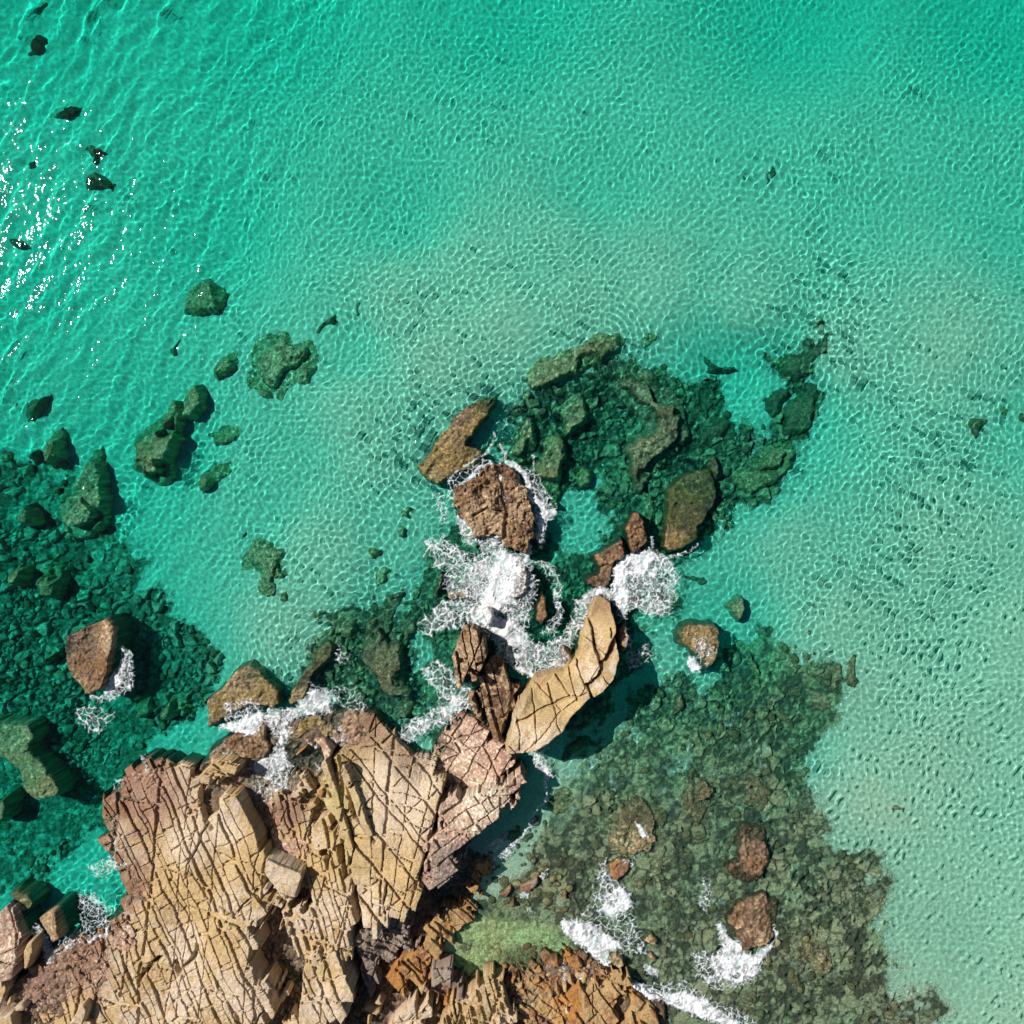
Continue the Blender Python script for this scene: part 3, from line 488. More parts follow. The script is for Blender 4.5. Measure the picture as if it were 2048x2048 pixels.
rock('wedge shaped sunken boulder up right of the foam capped rock', 'Y4', [(1500,240),(1550,200),(1610,140),(1640,170),(1650,270),(1600,370),(1560,330),(1530,280)], -.45, 'reef', edge=8, rough=.2, warp=3)
# ---- left shore
rock('reddish brown boulder with foam on its right side, alone at left', 'W3', [(455,1160),(520,1130),(600,1080),(720,1050),(810,1015),(880,1060),(870,1200),(860,1320),(820,1450),(790,1560),(700,1590),(640,1620),(600,1560),(520,1480),(460,1380),(445,1280)],
     [(470,1250,-.15),(550,1450,.0),(700,1300,.25),(860,1080,.55),(850,1300,.8),(780,1530,.7),(650,1600,.3),(600,1120,.0)], 'brown', edge=6, rough=.2, warp=3.5, step=1.6, fine=FJ(60, 14, 8, 2, .08))
rock('brown weedy point washed by foam at the top of the left slab', 'W4', [(-30,1640),(100,1480),(200,1400),(280,1345),(350,1400),(430,1470),(520,1560),(545,1660),(480,1720),(300,1700),(100,1800),(-40,1880)], [(280,1380,-.05),(100,1560,.05),(300,1600,.25),(480,1650,.2),(0,1800,.1)], 'weed', edge=8, rough=.22, warp=5, fine=FJ(50, 14, 9, 2, .08))
rock('narrow weedy ridge slanting up right of the brown point', 'W4', [(555,1640),(640,1500),(720,1380),(800,1230),(860,1190),(920,1230),(900,1320),(800,1420),(740,1560),(700,1640),(600,1690)], [(820,1240,-.25),(720,1450,.0),(620,1640,.15)], 'weed', edge=8, rough=.22, warp=5)
rock('red brown ledge under the foam tongue of the gully', 'X2', [(150,230),(250,150),(340,170),(440,90),(490,110),(490,210),(540,250),(470,340),(390,390),(300,370),(200,300)], .35, 'brown', edge=6, rough=.3, warp=5, fine=FJ(50, 14, 9, 2, .1))
rock('weedy brown rubble ridge above the dark pool of the gully', 'X2', [(560,200),(700,80),(850,20),(960,60),(1050,160),(1060,240),(960,200),(800,190),(700,230),(640,290)], .12, 'weed', edge=9, rough=.35, warp=7)
rock('big sunken olive slab at the left edge', 'Z1', [(-60,-40),(190,-10),(230,60),(200,150),(260,210),(330,300),(395,390),(370,460),(280,485),(210,480),(130,420),(90,300),(20,220),(-60,200)], [(0,50,-.7),(150,200,-.5),(300,400,-.2)], 'reef', edge=9, rough=.2, warp=4)
rock('dark sunken rock below the sunken olive slab at left', 'Z1', [(-40,480),(20,440),(60,480),(60,580),(-40,640)], -.5, 'reef', edge=10, rough=.2, warp=5)
rock('tall pointed brown slab at the left edge near the bottom', 'X1', [(-60,420),(20,330),(75,250),(130,340),(150,540),(130,680),(100,770),(40,720),(-60,700)], [(75,270,.6),(0,400,.7),(140,600,1.3),(60,740,1.4)], 'pink', edge=3.5, rough=.14, warp=2.5, step=1.4, joints=J(70, 60, 26, 1.8, .2), name='rock_outcrop', cat='rock outcrop')
rock('slim pale stone standing right of the pointed brown slab', 'X1', [(160,560),(190,500),(240,480),(255,570),(220,660),(180,730),(155,690)], 1.2, 'dry', edge=4, rough=.12, warp=2, step=1.6)
rock('tilted brown boulder with foam on its left in the left inlet', 'X1', [(250,340),(330,280),(390,270),(420,330),(470,460),(400,500),(350,440),(270,380)], [(260,350,.5),(450,460,1.1)], 'brown', edge=4, rough=.15, warp=2.5, step=1.6)
rock('weedy rock just under water in the left inlet', 'X1', [(50,130),(120,90),(200,120),(270,200),(230,280),(140,290),(90,230)], -.1, 'weed', edge=8, rough=.2, warp=4)
rock('yellow tan boulder near the lower left corner', 'X1', [(85,960),(150,940),(195,970),(165,1012),(100,1010)], 1.0, 'dry', edge=4, rough=.1, warp=2, step=1.6)
rock('large tan block in the lower left corner', 'X1', [(-60,1030),(75,1015),(110,1092),(100,1200),(-60,1200)], 1.2, 'dry', edge=3.5, rough=.12, warp=2, step=1.6)
rock('thin leaning stone above the lower left corner', 'X1', [(40,930),(70,880),(95,890),(80,960),(45,972)], .9, 'dry', edge=3, rough=.1, warp=1.5, step=1.6)
rock('cracked tan ledge at the left edge above the corner block', 'X1', [(-60,830),(25,700),(60,780),(60,850),(10,950),(-60,960)], 1.1, 'dry', edge=3.5, rough=.14, warp=2, step=1.6)
rock('pale flat slab lying at the bottom edge near the left', 'X1', [(490,1110),(560,975),(600,945),(635,1000),(600,1110)], 1.4, 'dry', edge=3, rough=.1, warp=1.5, step=1.6)
rock('split tan block standing in the wet gully', 'X2', [(645,560),(720,470),(750,470),(815,600),(780,640),(690,660)], .95, 'dry', edge=3.5, rough=.12, warp=2, step=1.4, joints=J(60, 34, 17, 1.7, .25), name='rock_outcrop', cat='rock outcrop')
rock('small split stone below the tan block in the gully', 'X2', [(765,690),(830,650),(862,700),(790,755)], .85, 'dry', edge=3.5, rough=.1, warp=1.5, step=1.6)
rock('rusty square stone right of the tan block in the gully', 'X2', [(835,580),(880,545),(912,590),(890,665),(835,640)], .6, 'orange', edge=4, rough=.1, warp=1.5, step=1.6)
rock('tapering pale tipped stone at the head of the gully', 'X2', [(795,215),(900,210),(940,260),(970,290),(950,370),(920,382),(870,290)], [(820,220,.6),(940,350,1.2)], 'pink', edge=3.5, rough=.12, warp=1.5, step=1.6)
rock('thin red sliver of stone at the head of the gully', 'X2', [(688,320),(775,248),(782,275),(697,352)], .6, 'orange', edge=3, rough=.08, warp=1, step=1.6)
# ---- boulders at the bottom
for lab, crop, pg, z, kd in [
    ('rounded oblong tan boulder in the central cleft at the bottom', 'X3', [(270,980),(310,955),(410,980),(415,1010),(380,1045),(290,1010)], 1.3, 'dry'),
    ('upright tan stone at the bottom edge under the oblong boulder', 'X3', [(295,1050),(330,1040),(340,1110),(300,1120)], 1.0, 'dry'),
    ('faceted tan boulder between the split purple slab and the striped slab', 'X3', [(665,830),(740,810),(720,890),(700,900)], 1.3, 'dry'),
    ('small pale pebble shaped stone beneath the split purple slab', 'X3', [(788,930),(832,922),(822,962),(795,966)], 1.0, 'dry'),
    ('pointed orange tan stone right of the pale pebble stone', 'X3', [(848,960),(880,905),(915,950),(900,977)], 1.0, 'orange'),
    ('narrow amber stone tucked under the split purple slab', 'X3', [(876,880),(905,868),(917,922),(900,925)], .9, 'orange'),
    ('flat tan stone lying below the pale pebble stone', 'X3', [(793,980),(842,968),(842,1002),(800,1002)], .9, 'dry'),
    ('triangular tan slab fragment at the mouth of the sand pocket', 'X3', [(330,940),(400,905),(440,950),(400,965)], 1.2, 'dry'),
    ('square amber boulder nearest the white surf above the orange ledge', 'X4', [(540,185),(590,190),(606,240),(558,235)], .75, 'orange'),
    ('tilted bright rust red boulder among the amber boulders', 'X4', [(635,300),(660,283),(682,320),(670,342),(640,325)], .8, 'orange'),
    ('tan cube of rock below the bright rust red boulder', 'X4', [(605,335),(642,328),(642,388),(610,372)], .8, 'dry'),
    ('oval golden boulder at the lower end of the boulder pile', 'X4', [(518,402),(550,368),(577,380),(550,422),(524,417)], .75, 'orange'),
    ('leaning amber slab between the oval boulder and the tan cube', 'X4', [(558,350),(590,333),(612,382),(595,408)], .75, 'orange'),
    ('red brown wet stone at the left of the amber boulders', 'X4', [(438,312),(490,284),(502,310),(460,337)], .6, 'orange'),
    ('small amber stone beside the red brown wet stone', 'X4', [(358,342),(400,313),(407,350),(375,367)], .6, 'orange'),
    ('pale stone at the bottom edge below the boulder pile', 'X4', [(618,482),(640,448),(662,490),(640,500)], .8, 'dry'),
    ('cracked golden slab touching the long white surf line', 'X4', [(630,190),(700,180),(735,228),(690,256),(650,232)], .6, 'orange'),
    ('long amber stone on the shore under the pool', 'X4', [(340,268),(370,280),(352,337),(322,327)], .6, 'orange'),
    ('rounded brown boulder wrapped by the long white surf line', 'X4', [(868,195),(905,165),(948,188),(957,228),(922,247),(880,228)], .55, 'reefbrown'),
    ('flat rusty slab at the shallow top of the orange ledge', 'X4', [(270,225),(310,215),(330,235),(300,252)], .2, 'orange'),
    ('dark stone sunk in the shallow pool near its lower shore', 'X4', [(105,270),(140,250),(165,262),(150,295),(112,297)], .05, 'weed'),
    ('ring shaped dark rock in the middle left of the shallow pool', 'X4', [(40,120),(75,90),(125,105),(120,140),(70,155)], -.1, 'weed')]:
    rock(lab, crop, pg, z, kd, edge=3.5, rough=.09, warp=1.6, step=1.5, name='boulder', cat='boulder', fine=FJ(50, 26, 16, 1.2, .04))
# ================================================================== SUNKEN ROCKS
D = dict(edge=12, rough=.26, warp=6.5, step=2., name='reef_rock', dip=.42)
for lab, crop, pg, z, kd in [
    ('big net lit olive boulder in the left chain of sunken rocks', 'W1', [(905,1380),(1000,1300),(1150,1200),(1250,1080),(1330,1080),(1340,1200),(1320,1330),(1340,1400),(1280,1470),(1250,1580),(1250,1680),(1180,1750),(1080,1750),(1030,1680),(1030,1620),(930,1660),(890,1590),(920,1480)], [(1000,1350,-.7),(1200,1300,-.5),(1150,1650,-.4),(1300,1100,-.8)], 'reef'),
    ('long sunken slab left of the big net lit boulder', 'W1', [(340,1800),(560,1640),(600,1480),(700,1430),(720,1560),(760,1700),(770,1932),(770,2000),(640,2180),(450,2180),(330,1980)], [(660,1500,-1.),(400,1900,-1.3),(680,1900,-.7),(600,2100,-.8)], 'reef'),
    ('broad sunken boulder in open water, top of the left chain', 'W2', [(-30,700),(60,620),(130,590),(270,590),(330,650),(440,620),(500,650),(500,760),(540,800),(420,980),(300,1050),(240,1160),(150,1120),(80,1100),(-40,1000)], [(200,750,-.6),(400,700,-.9),(100,1050,-1.1),(450,850,-1.),(250,1120,-1.)], 'reef'),
    ('small sunken rock joined to the upper right of the broad boulder', 'W2', [(440,600),(520,520),(600,430),(650,450),(640,540),(540,600),(480,640)], -1.0, 'deep'),
    ('thin broken sunken reef right of the broad boulder', 'W2', [(780,390),(830,320),(872,330),(835,450),(770,525),(700,530),(770,450)], -1.35, 'deep'),
    ('dark sunken boulder above the broad boulder in the turquoise water', 'W1', [(1330,300),(1400,220),(1520,180),(1600,230),(1690,300),(1620,420),(1560,460),(1420,470),(1340,450)], -1.2, 'reef'),
    ('sunken rock between the net lit boulder and the broad boulder', 'W1', [(1550,850),(1650,750),(1740,690),(1780,800),(1700,920),(1600,980),(1540,940)], -1.1, 'reef'),
    ('slim dark sunken rock with a sun glint at its tip', 'W1', [(1210,800),(1280,720),(1350,620),(1365,650),(1310,780),(1260,805)], -1.6, 'deep'),
    ('tiny dark streak of rock under the slim rock and the dark boulder', 'W1', [(1110,490),(1200,450),(1285,405),(1230,470),(1150,525)], -1.7, 'deep'),
    ('small boulder on the upper end of the net lit boulder', 'W1', [(1330,1100),(1400,980),(1480,950),(1520,1020),(1500,1150),(1420,1270),(1340,1250)], -.8, 'reef'),
    ('hooked sunken rock near the left edge', 'W1', [(270,1450),(310,1330),(410,1290),(440,1360),(420,1560),(330,1640),(290,1560)], -1.0, 'reef'),
    ('small dark sunken rock left of the hooked rock', 'W1', [(140,1520),(220,1460),(245,1560),(190,1620)], -1.3, 'reef'),
    ('faint dark sunken rock above the hooked rock at the left edge', 'W1', [(130,1140),(180,1080),(300,1080),(400,1030),(330,1180),(250,1260),(130,1310)], -1.5, 'deep'),
    ('low sunken ledge right of the big net lit boulder', 'W1', [(1510,1330),(1620,1260),(1800,1310),(1860,1340),(1700,1430),(1580,1480)], -1.2, 'reef'),
    ('pair of crumbly sunken stones below the low ledge', 'W1', [(1440,1650),(1560,1540),(1690,1560),(1720,1650),(1600,1760),(1490,1830),(1440,1760)], -1.0, 'reef'),
    ('round crumbly sunken rock alone on the pale sand at left', 'W4', [(180,660),(230,540),(290,440),(350,420),(450,450),(480,510),(560,500),(590,580),(680,570),(690,660),(620,760),(590,880),(520,940),(420,950),(280,900),(250,800),(260,720)], [(400,600,-.65),(300,850,-.9),(620,650,-.7)], 'reef'),
    ('tiny dark stone off the upper left of the round crumbly rock', 'W4', [(180,425),(240,370),(285,390),(220,445)], -1.1, 'deep'),
    ('thin dark bar of rock left of the round crumbly rock', 'W4', [(95,650),(160,570),(220,500),(232,520),(180,590),(115,662)], -1.15, 'deep'),
    ('small sunken stone at the upper end of the middle reef', 'W4', [(1140,560),(1200,490),(1285,520),(1200,605)], -.6, 'reef'),
    ('narrow upright sunken rock in the middle reef', 'W4', [(1205,790),(1230,650),(1270,620),(1330,680),(1300,790),(1220,835)], -.35, 'reef'),
    ('long olive reef running down beside the splash', 'W4', [(1240,920),(1310,840),(1440,820),(1420,960),(1370,1070),(1390,1200),(1450,1330),(1480,1500),(1490,1640),(1350,1650),(1270,1580),(1210,1450),(1100,1350),(1110,1180),(1150,1020),(1220,1000)], [(1350,900,-.6),(1250,1150,-.55),(1350,1400,-.3),(1400,1600,-.15)], 'reefbrown'),
    ('sunken block left of the long olive reef', 'W4', [(900,990),(960,930),(1020,930),(1110,1030),(1080,1150),(1040,1200),(940,1180),(880,1080)], -.75, 'reef'),
    ('small sunken knob by the ring of foam threads', 'W4', [(1390,220),(1430,180),(1495,200),(1485,270),(1410,300)], -.5, 'reef'),
    ('tiny sunken knob below the other knob left of the splash', 'W4', [(1395,360),(1440,345),(1432,430),(1400,455)], -.5, 'reef'),
    ('round sunken rock beside the long olive reef', 'W4', [(1400,1070),(1480,1020),(1532,1080),(1532,1160),(1450,1192),(1400,1140)], -.4, 'reefbrown'),
    ('brown sunken rock at the edge of the foam threads', 'W4', [(1635,860),(1680,740),(1720,660),(1765,760),(1700,900),(1650,925)], -.3, 'reefbrown'),
    ('rounded brown knoll at the foot of the long olive reef', 'W4', [(1340,1700),(1400,1640),(1500,1650),(1520,1720),(1440,1790),(1370,1790)], .05, 'reefbrown'),
    ('long olive sunken slab at the top of the right reef', 'W5', [(70,420),(150,330),(300,260),(400,230),(480,170),(600,180),(660,180),(690,230),(640,290),(560,330),(480,380),(350,440),(220,490),(130,510),(90,470)], [(150,420,-.15),(400,320,-.3),(600,230,-.6)], 'reef'),
    ('small sunken rock right of the long olive slab', 'W5', [(690,200),(760,150),(855,180),(800,260),(740,285),(700,245)], -.75, 'reef'),
    ('small sunken stone at the left end below the long olive slab', 'W5', [(50,530),(90,500),(130,530),(110,590),(60,590)], -.5, 'reef'),
    ('arrow shaped sunken slab under the long olive slab', 'W5', [(260,600),(330,520),(440,480),(490,530),(500,580),(430,680),(350,800),(310,780),(300,700)], -.65, 'reef'),
    ('pale olive sunken slab beside the upper foam rim', 'W5', [(-40,900),(0,760),(60,680),(130,660),(150,760),(150,840),(90,940),(0,920)], -.5, 'reef'),
    ('long olive sunken slab with a dark shadow along its right side', 'W5', [(150,900),(170,780),(210,680),(260,640),(290,750),(320,830),(320,960),(300,1100),(260,1190),(200,1140),(160,1040),(110,960)], [(250,700,-.55),(200,1000,-.3),(280,1100,-.3)], 'reef'),
    ('largest brown olive plateau in the middle of the right reef', 'W5', [(560,470),(640,390),(720,330),(780,370),(850,430),(870,500),(950,490),(1020,560),(1040,680),(1050,780),(990,850),(930,930),(840,980),(780,1040),(760,1130),(700,1100),(670,1000),(680,900),(640,840),(700,780),(760,720),(720,640),(650,580)], [(720,400,-.7),(900,650,-.55),(750,950,-.5),(980,800,-.6)], 'reefbrown'),
    ('small sunken rock in the gap below the plateau', 'W5', [(760,1080),(840,1100),(862,1180),(840,1260),(790,1280),(760,1200)], -.35, 'reef'),
    ('lumpy sunken knob right of the plateau', 'W5', [(1115,1000),(1140,880),(1180,860),(1215,930),(1200,1040),(1150,1060)], -.6, 'reefbrown'),
    ('outermost dark slab on the right rim of the reef', 'W5', [(1560,620),(1650,480),(1740,440),(1770,480),(1750,600),(1710,720),(1640,790),(1580,830),(1540,760)], -1.2, 'deep'),
    ('dark curved slab on the lower right rim of the reef', 'W5', [(1250,980),(1320,880),(1420,820),(1520,800),(1640,810),(1600,960),(1500,1060),(1380,1130),(1280,1060)], [(1430,860,-.8),(1500,1000,-1.2),(1280,1000,-1.1)], 'reef'),
    ('dark wing shaped slab at the upper right end of the reef', 'W5', [(1510,250),(1570,260),(1640,290),(1700,200),(1790,160),(1830,200),(1800,290),(1730,380),(1650,470),(1560,440),(1510,380)], -1.25, 'deep'),
    ('narrow dark ridge inside the right rim of the reef', 'W5', [(1450,560),(1510,530),(1620,470),(1610,560),(1520,700),(1480,640)], -1.3, 'deep'),
    ('small dark crooked rock north of the plateau', 'W5', [(1090,280),(1150,310),(1210,360),(1300,340),(1315,380),(1230,402),(1130,402)], -1.1, 'deep'),
    ('dark sunken slab between plateau and open sandy gap', 'W5', [(1060,480),(1160,430),(1220,430),(1200,580),(1120,670),(1060,620),(1030,540)], -1.15, 'deep'),
    ('dark sunken slab below the open sandy gap', 'W5', [(1060,760),(1150,680),(1260,660),(1330,740),(1240,840),(1150,870),(1060,860)], -1.1, 'deep'),
    ('small dark sunken block at the lower end of the sandy gap', 'W5', [(1335,745),(1390,718),(1405,800),(1340,845)], -1.1, 'deep'),
    ('small dark spur at the lower right tip of the reef', 'W5', [(1220,1180),(1290,1140),(1325,1180),(1270,1270),(1200,1290)], -.9, 'deep'),
    ('sunken mound in the green hollow of the reef', 'W5', [(375,1000),(420,910),(482,960),(470,1060),(400,1085)], -.9, 'reef'),
    ('dark crooked sunken reef right of the foam swirl', 'W5', [(955,1560),(1010,1525),(1090,1560),(1172,1590),(1130,1635),(1040,1612)], -.8, 'deep'),
    ('brown net lit slab in the middle of the lower right shallows', 'Y4', [(1170,1600),(1230,1440),(1330,1330),(1410,1290),(1430,1400),(1450,1500),(1490,1550),(1510,1640),(1440,1700),(1350,1800),(1310,1880),(1230,1850),(1180,1750)], [(1380,1330,-.35),(1300,1600,-.12),(1480,1600,-.25),(1270,1830,-.2)], 'reefbrown'),
    ('broad brown reef with a small white foam dash', 'Z4', [(930,280),(1000,200),(1080,165),(1120,240),(1200,300),(1210,430),(1230,500),(1200,610),(1170,700),(1090,760),(1050,820),(1000,740),(1010,640),(890,590),(860,500),(900,400)], [(1050,250,-.25),(1000,420,-.06),(1100,600,.0),(1060,750,-.04)], 'reefbrown'),
    ('dark brown reef hump above the foam hemmed hump', 'Z4', [(1570,480),(1620,390),(1690,400),(1750,450),(1790,560),(1780,640),(1720,730),(1650,760),(1570,740),(1500,680),(1510,640),(1580,610)], [(1650,420,.0),(1680,550,.2),(1600,720,.05)], 'brown'),
    ('reddish brown hump hemmed by white foam at lower right', 'Z4', [(1510,930),(1560,870),(1660,790),(1740,760),(1830,850),(1830,960),(1780,1060),(1700,1110),(1640,1130),(1600,1080),(1560,1020)], [(1600,900,.3),(1700,1000,.45),(1800,900,-.05),(1700,800,-.05)], 'brown'),
    ('long brown reef right of the foam hemmed hump', 'Y5', [(1130,480),(1230,450),(1330,420),(1430,400),(1480,500),(1510,640),(1530,780),(1560,870),(1560,990),(1480,1080),(1400,1120),(1340,1060),(1260,1140),(1200,1080),(1150,990),(1180,900),(1160,820),(1230,720),(1220,600)], [(1350,450,-.25),(1400,900,-.05)], 'reefbrown'),
    ('olive slab right of the brown net lit slab', 'Y4', [(1570,1600),(1650,1500),(1770,1490),(1830,1600),(1840,1720),(1790,1790),(1680,1770),(1560,1700)], -.35, 'reefbrown'),
    ('square brown stone in the shallows below the arm', 'Y4', [(860,1380),(900,1290),(950,1270),(992,1340),(950,1400),(900,1425)], -.1, 'reefbrown'),
    ('egg shaped sunken stone right of the arm', 'Y4', [(1085,1000),(1120,900),(1180,880),(1202,960),(1150,1050),(1090,1072)], -.45, 'reefbrown'),
    ('lone knobbly sunken stone above the brown net lit slab', 'Y4', [(1315,1180),(1360,1110),(1410,1160),(1422,1220),(1370,1248),(1320,1232)], -.35, 'reefbrown'),
    ('oblong sunken stone above the square brown stone', 'Y4', [(855,1190),(880,1080),(940,1045),(945,1130),(890,1210)], -.5, 'reef'),
    ('thin curved sunken ridge pointing down, right of the foam capped rock', 'Y4', [(1650,550),(1700,565),(1740,680),(1765,800),(1752,885),(1715,800),(1685,700)], -.6, 'reef'),
    ('short dark sunken ridge left of the thin curved ridge', 'Y4', [(1570,540),(1610,575),(1635,700),(1612,765),(1580,700)], -.9, 'deep'),
    ('small slanted sunken ridge below the thin curved ridge', 'Y4', [(1765,1065),(1810,1045),(1862,1150),(1832,1195),(1798,1140)], -.6, 'reefbrown'),
    ('small slanted stone above the olive slab', 'Y4', [(1555,1360),(1600,1275),(1655,1268),(1630,1335),(1580,1385)], -.4, 'reefbrown'),
    ('brown weedy flat rock at the end of the cliff shadow', 'Y4', [(245,1340),(330,1270),(470,1200),(450,1290),(370,1400),(290,1460),(250,1420)], .12, 'weed'),
    ('small weedy rock beside the channel foam', 'Y4', [(160,1440),(220,1350),(252,1380),(240,1440),(180,1485)], .05, 'weed'),
    ('tiny brown stone left of the brown net lit slab', 'Y4', [(948,1500),(990,1488),(1022,1530),(980,1565)], -.2, 'reefbrown'),
    ('flat sunken stone in the upper shallows near the channel', 'Y4', [(600,1520),(700,1455),(745,1480),(680,1545),(620,1565)], -.35, 'reef'),
    ('sunken sandy ridge next to the channel foam', 'Y4', [(150,1700),(230,1580),(340,1560),(410,1620),(340,1750),(250,1900),(170,1860)], -.5, 'reef'),
    ('crumbly sunken rock, left one of the corner reef', 'Y1', [(690,460),(780,390),(792,480),(770,565),(720,525)], -.6, 'reefbrown'),
    ('rounded sunken rock, second in the corner reef', 'Y1', [(800,420),(860,388),(905,440),(890,485),(820,485)], -.6, 'reefbrown'),
    ('upright sunken rock, third in the corner reef', 'Y1', [(918,510),(960,440),(1002,470),(980,585),(930,605)], -.6, 'reefbrown'),
    ('outermost crooked rock of the corner reef, beside pale sand', 'Y1', [(1000,450),(1060,400),(1102,345),(1105,420),(1062,480),(1085,545),(1050,595),(1010,565)], -.6, 'reefbrown'),
    ('wide sunken rock at the foot of the corner reef', 'Y1', [(805,570),(860,575),(930,620),(955,680),(900,725),(830,695)], -.6, 'reefbrown'),
    ('tiny sunken stone above the corner reef', 'Y1', [(788,315),(818,278),(845,322),(815,335)], -.65, 'reefbrown'),
    ('lone oblong stone on pale sand at the right', 'Y1', [(1518,815),(1560,783),(1608,830),(1608,902),(1580,927),(1530,892)], -.4, 'reef'),
    ('brown rock clump on the right fringe of the lower reef', 'Y1', [(1050,1680),(1100,1640),(1200,1620),(1222,1680),(1160,1742),(1080,1722)], -.4, 'reefbrown'),
    ('slender half buried ridge under the lone oblong stone', 'Y1', [(1540,985),(1565,1000),(1590,1080),(1600,1130),(1580,1150),(1550,1080)], -.6, 'reef'),
    ('stubby half buried rock at the end of the slender ridge', 'Y1', [(1580,1170),(1640,1155),(1700,1175),(1650,1215),(1610,1228)], -.5, 'reef'),
    ('half buried ledge in the brightest sand', 'Y1', [(1100,1275),(1200,1240),(1290,1170),(1325,1190),(1310,1270),(1250,1305),(1160,1312)], -.34, 'reef'),
    ('dark sunken stone at the right edge low down', 'Y1', [(1890,1270),(1930,1300),(1990,1330),(1980,1370),(1920,1350)], -.5, 'reef'),
    ('thin dark ledge trailing from the lower reef onto sand', 'Y1', [(1220,1740),(1290,1650),(1330,1560),(1345,1570),(1310,1680),(1235,1760)], -.55, 'deep'),
    ('dark cleft rock, left one of the right edge reef', 'Y3', [(1200,1350),(1180,1200),(1300,1280),(1450,1250),(1480,1180),(1520,1220),(1430,1380),(1450,1500),(1560,1550),(1420,1700),(1340,1800),(1260,1720),(1210,1620),(1190,1480)], -.75, 'deep'),
    ('dark rock in the middle of the right edge reef', 'Y3', [(1500,1330),(1680,1260),(1850,1290),(1840,1380),(1750,1520),(1650,1450),(1540,1400)], -.75, 'reef'),
    ('dark rock cut by the right edge of the frame', 'Y3', [(1830,1450),(1932,1440),(2040,1500),(1980,1610),(1870,1580)], -.75, 'deep'),
    ('small dark sunken rock, left of the pair at upper right', 'F', [(1402,302),(1414,305),(1418,330),(1408,352),(1400,330)], -1.0, 'deep'),
    ('small dark sunken rock, right of the pair at upper right', 'F', [(1436,352),(1452,335),(1460,305),(1470,318),(1464,345),(1448,360)], -1.05, 'deep'),
    ('tiny dark fleck of rock in the upper middle water', 'F', [(1106,290),(1116,294),(1124,306),(1114,304)], -1.3, 'deep'),
    ('dark rock cut by the top edge at the left corner', 'Y2', [(140,10),(180,-60),(300,-60),(290,50),(220,60)], -1.9, 'deep'),
    ('dark smudge of rock among glints at upper left', 'Y2', [(130,400),(180,340),(260,250),(312,250),(280,330),(200,402)], -2.0, 'deep'),
    ('long dark spindle of sunken rock at upper left', 'Y2', [(300,900),(400,830),(500,760),(592,718),(560,790),(430,885),(330,922)], -1.8, 'deep'),
    ('dark bird shaped sunken rock at upper left', 'Y2', [(500,1130),(580,1080),(690,1050),(785,1110),(725,1135),(700,1188),(640,1115)], -1.8, 'deep'),
    ('largest dark sunken rock at upper left', 'Y2', [(550,1385),(580,1290),(650,1220),(672,1270),(800,1300),(822,1330),(790,1395),(650,1405)], -1.5, 'deep'),
    ('dark crescent rock right of the largest upper left rock', 'Y2', [(925,1495),(1000,1470),(1060,1395),(1088,1410),(1070,1450),(1010,1508)], -1.7, 'deep'),
    ('dark sunken rock left of the bird shaped rock', 'Y2', [(170,1205),(225,1140),(285,1125),(260,1185),(200,1225)], -1.8, 'deep'),
    ('small olive sunken rock at the left edge among glints', 'Y2', [(15,1755),(90,1738),(135,1790),(70,1825)], -1.5, 'reef'),
    ('tiny dark rock between the largest and the bird shaped rock', 'Y2', [(335,1265),(378,1188),(402,1200),(372,1265)], -1.9, 'deep'),
    ('sunken boulder at the top of the left reef', 'W3', [(50,290),(90,170),(190,160),(222,250),(200,360),(120,382)], -.9, 'reef'),
    ('sunken boulder on the left edge of the left reef', 'W3', [(-40,700),(120,640),(192,660),(170,760),(90,802),(-40,820)], -.9, 'reef'),
    ('slanted sunken stone left of the reddish brown boulder', 'W3', [(268,1405),(330,1310),(395,1288),(362,1372),(290,1425)], -.7, 'reef'),
    ('flat olive slab between the reddish boulder and the headland', 'W3', [(1080,1850),(1140,1730),(1230,1620),(1392,1608),(1402,1680),(1300,1785),(1180,1835)], -.5, 'reef'),
    ('sunken olive slab below the foam of the reddish boulder', 'W3', [(900,1720),(1000,1640),(1092,1640),(1062,1762),(940,1795)], -.6, 'reef'),
    ('dark sunken slab at the top left of the left reef', 'W3', [(230,640),(330,600),(440,640),(430,820),(400,930),(300,900),(240,780)], -1.0, 'reef'),
    ('sunken rock in the shallows beside the rounded surf boulder', 'Z4', [(1055,1065),(1110,1008),(1155,1050),(1130,1095)], .2, 'reefbrown'),
    ('grey slab awash at the edge of the shallow pool', 'Z4', [(375,745),(490,688),(495,740),(440,795),(380,785)], .2, 'grey'),
    ('orange slab at the pool edge under the cliff shadow', 'Z4', [(255,805),(340,748),(352,780),(310,835)], .3, 'orange'),
    ('yellow weedy stone at the pool edge', 'Z4', [(325,855),(360,815),(375,860),(342,885)], .25, 'orange'),
    ('narrow rusty stone in the shallows right of the pool', 'Z4', [(605,780),(652,765),(660,835),(640,830)], .2, 'orange'),
    ('round sunken stone near the channel foam line', 'Z4', [(415,535),(450,505),(480,560),(450,577)], -.1, 'reefbrown'),
    ('upright sunken stone right of the channel foam line', 'Z4', [(495,395),(540,370),(558,440),(540,475),(508,455)], -.15, 'reef'),
    ('sunken stone at the upper shore of the pool', 'Z4', [(205,865),(260,868),(285,900),(240,925)], .0, 'reefbrown'),
    ('brown sunken rock with a tan face between two surf lines', 'Z4', [(870,640),(930,600),(1000,610),(990,680),(910,745),(880,700)], .25, 'orange'),
    ('square sunken stone left of the dark brown hump', 'Z4', [(1480,440),(1550,415),(1558,470),(1480,478)], -.1, 'reefbrown'),
    ('small sunken knob right of the broad brown reef', 'Z4', [(1258,545),(1310,525),(1318,580),(1270,590)], -.25, 'reefbrown'),
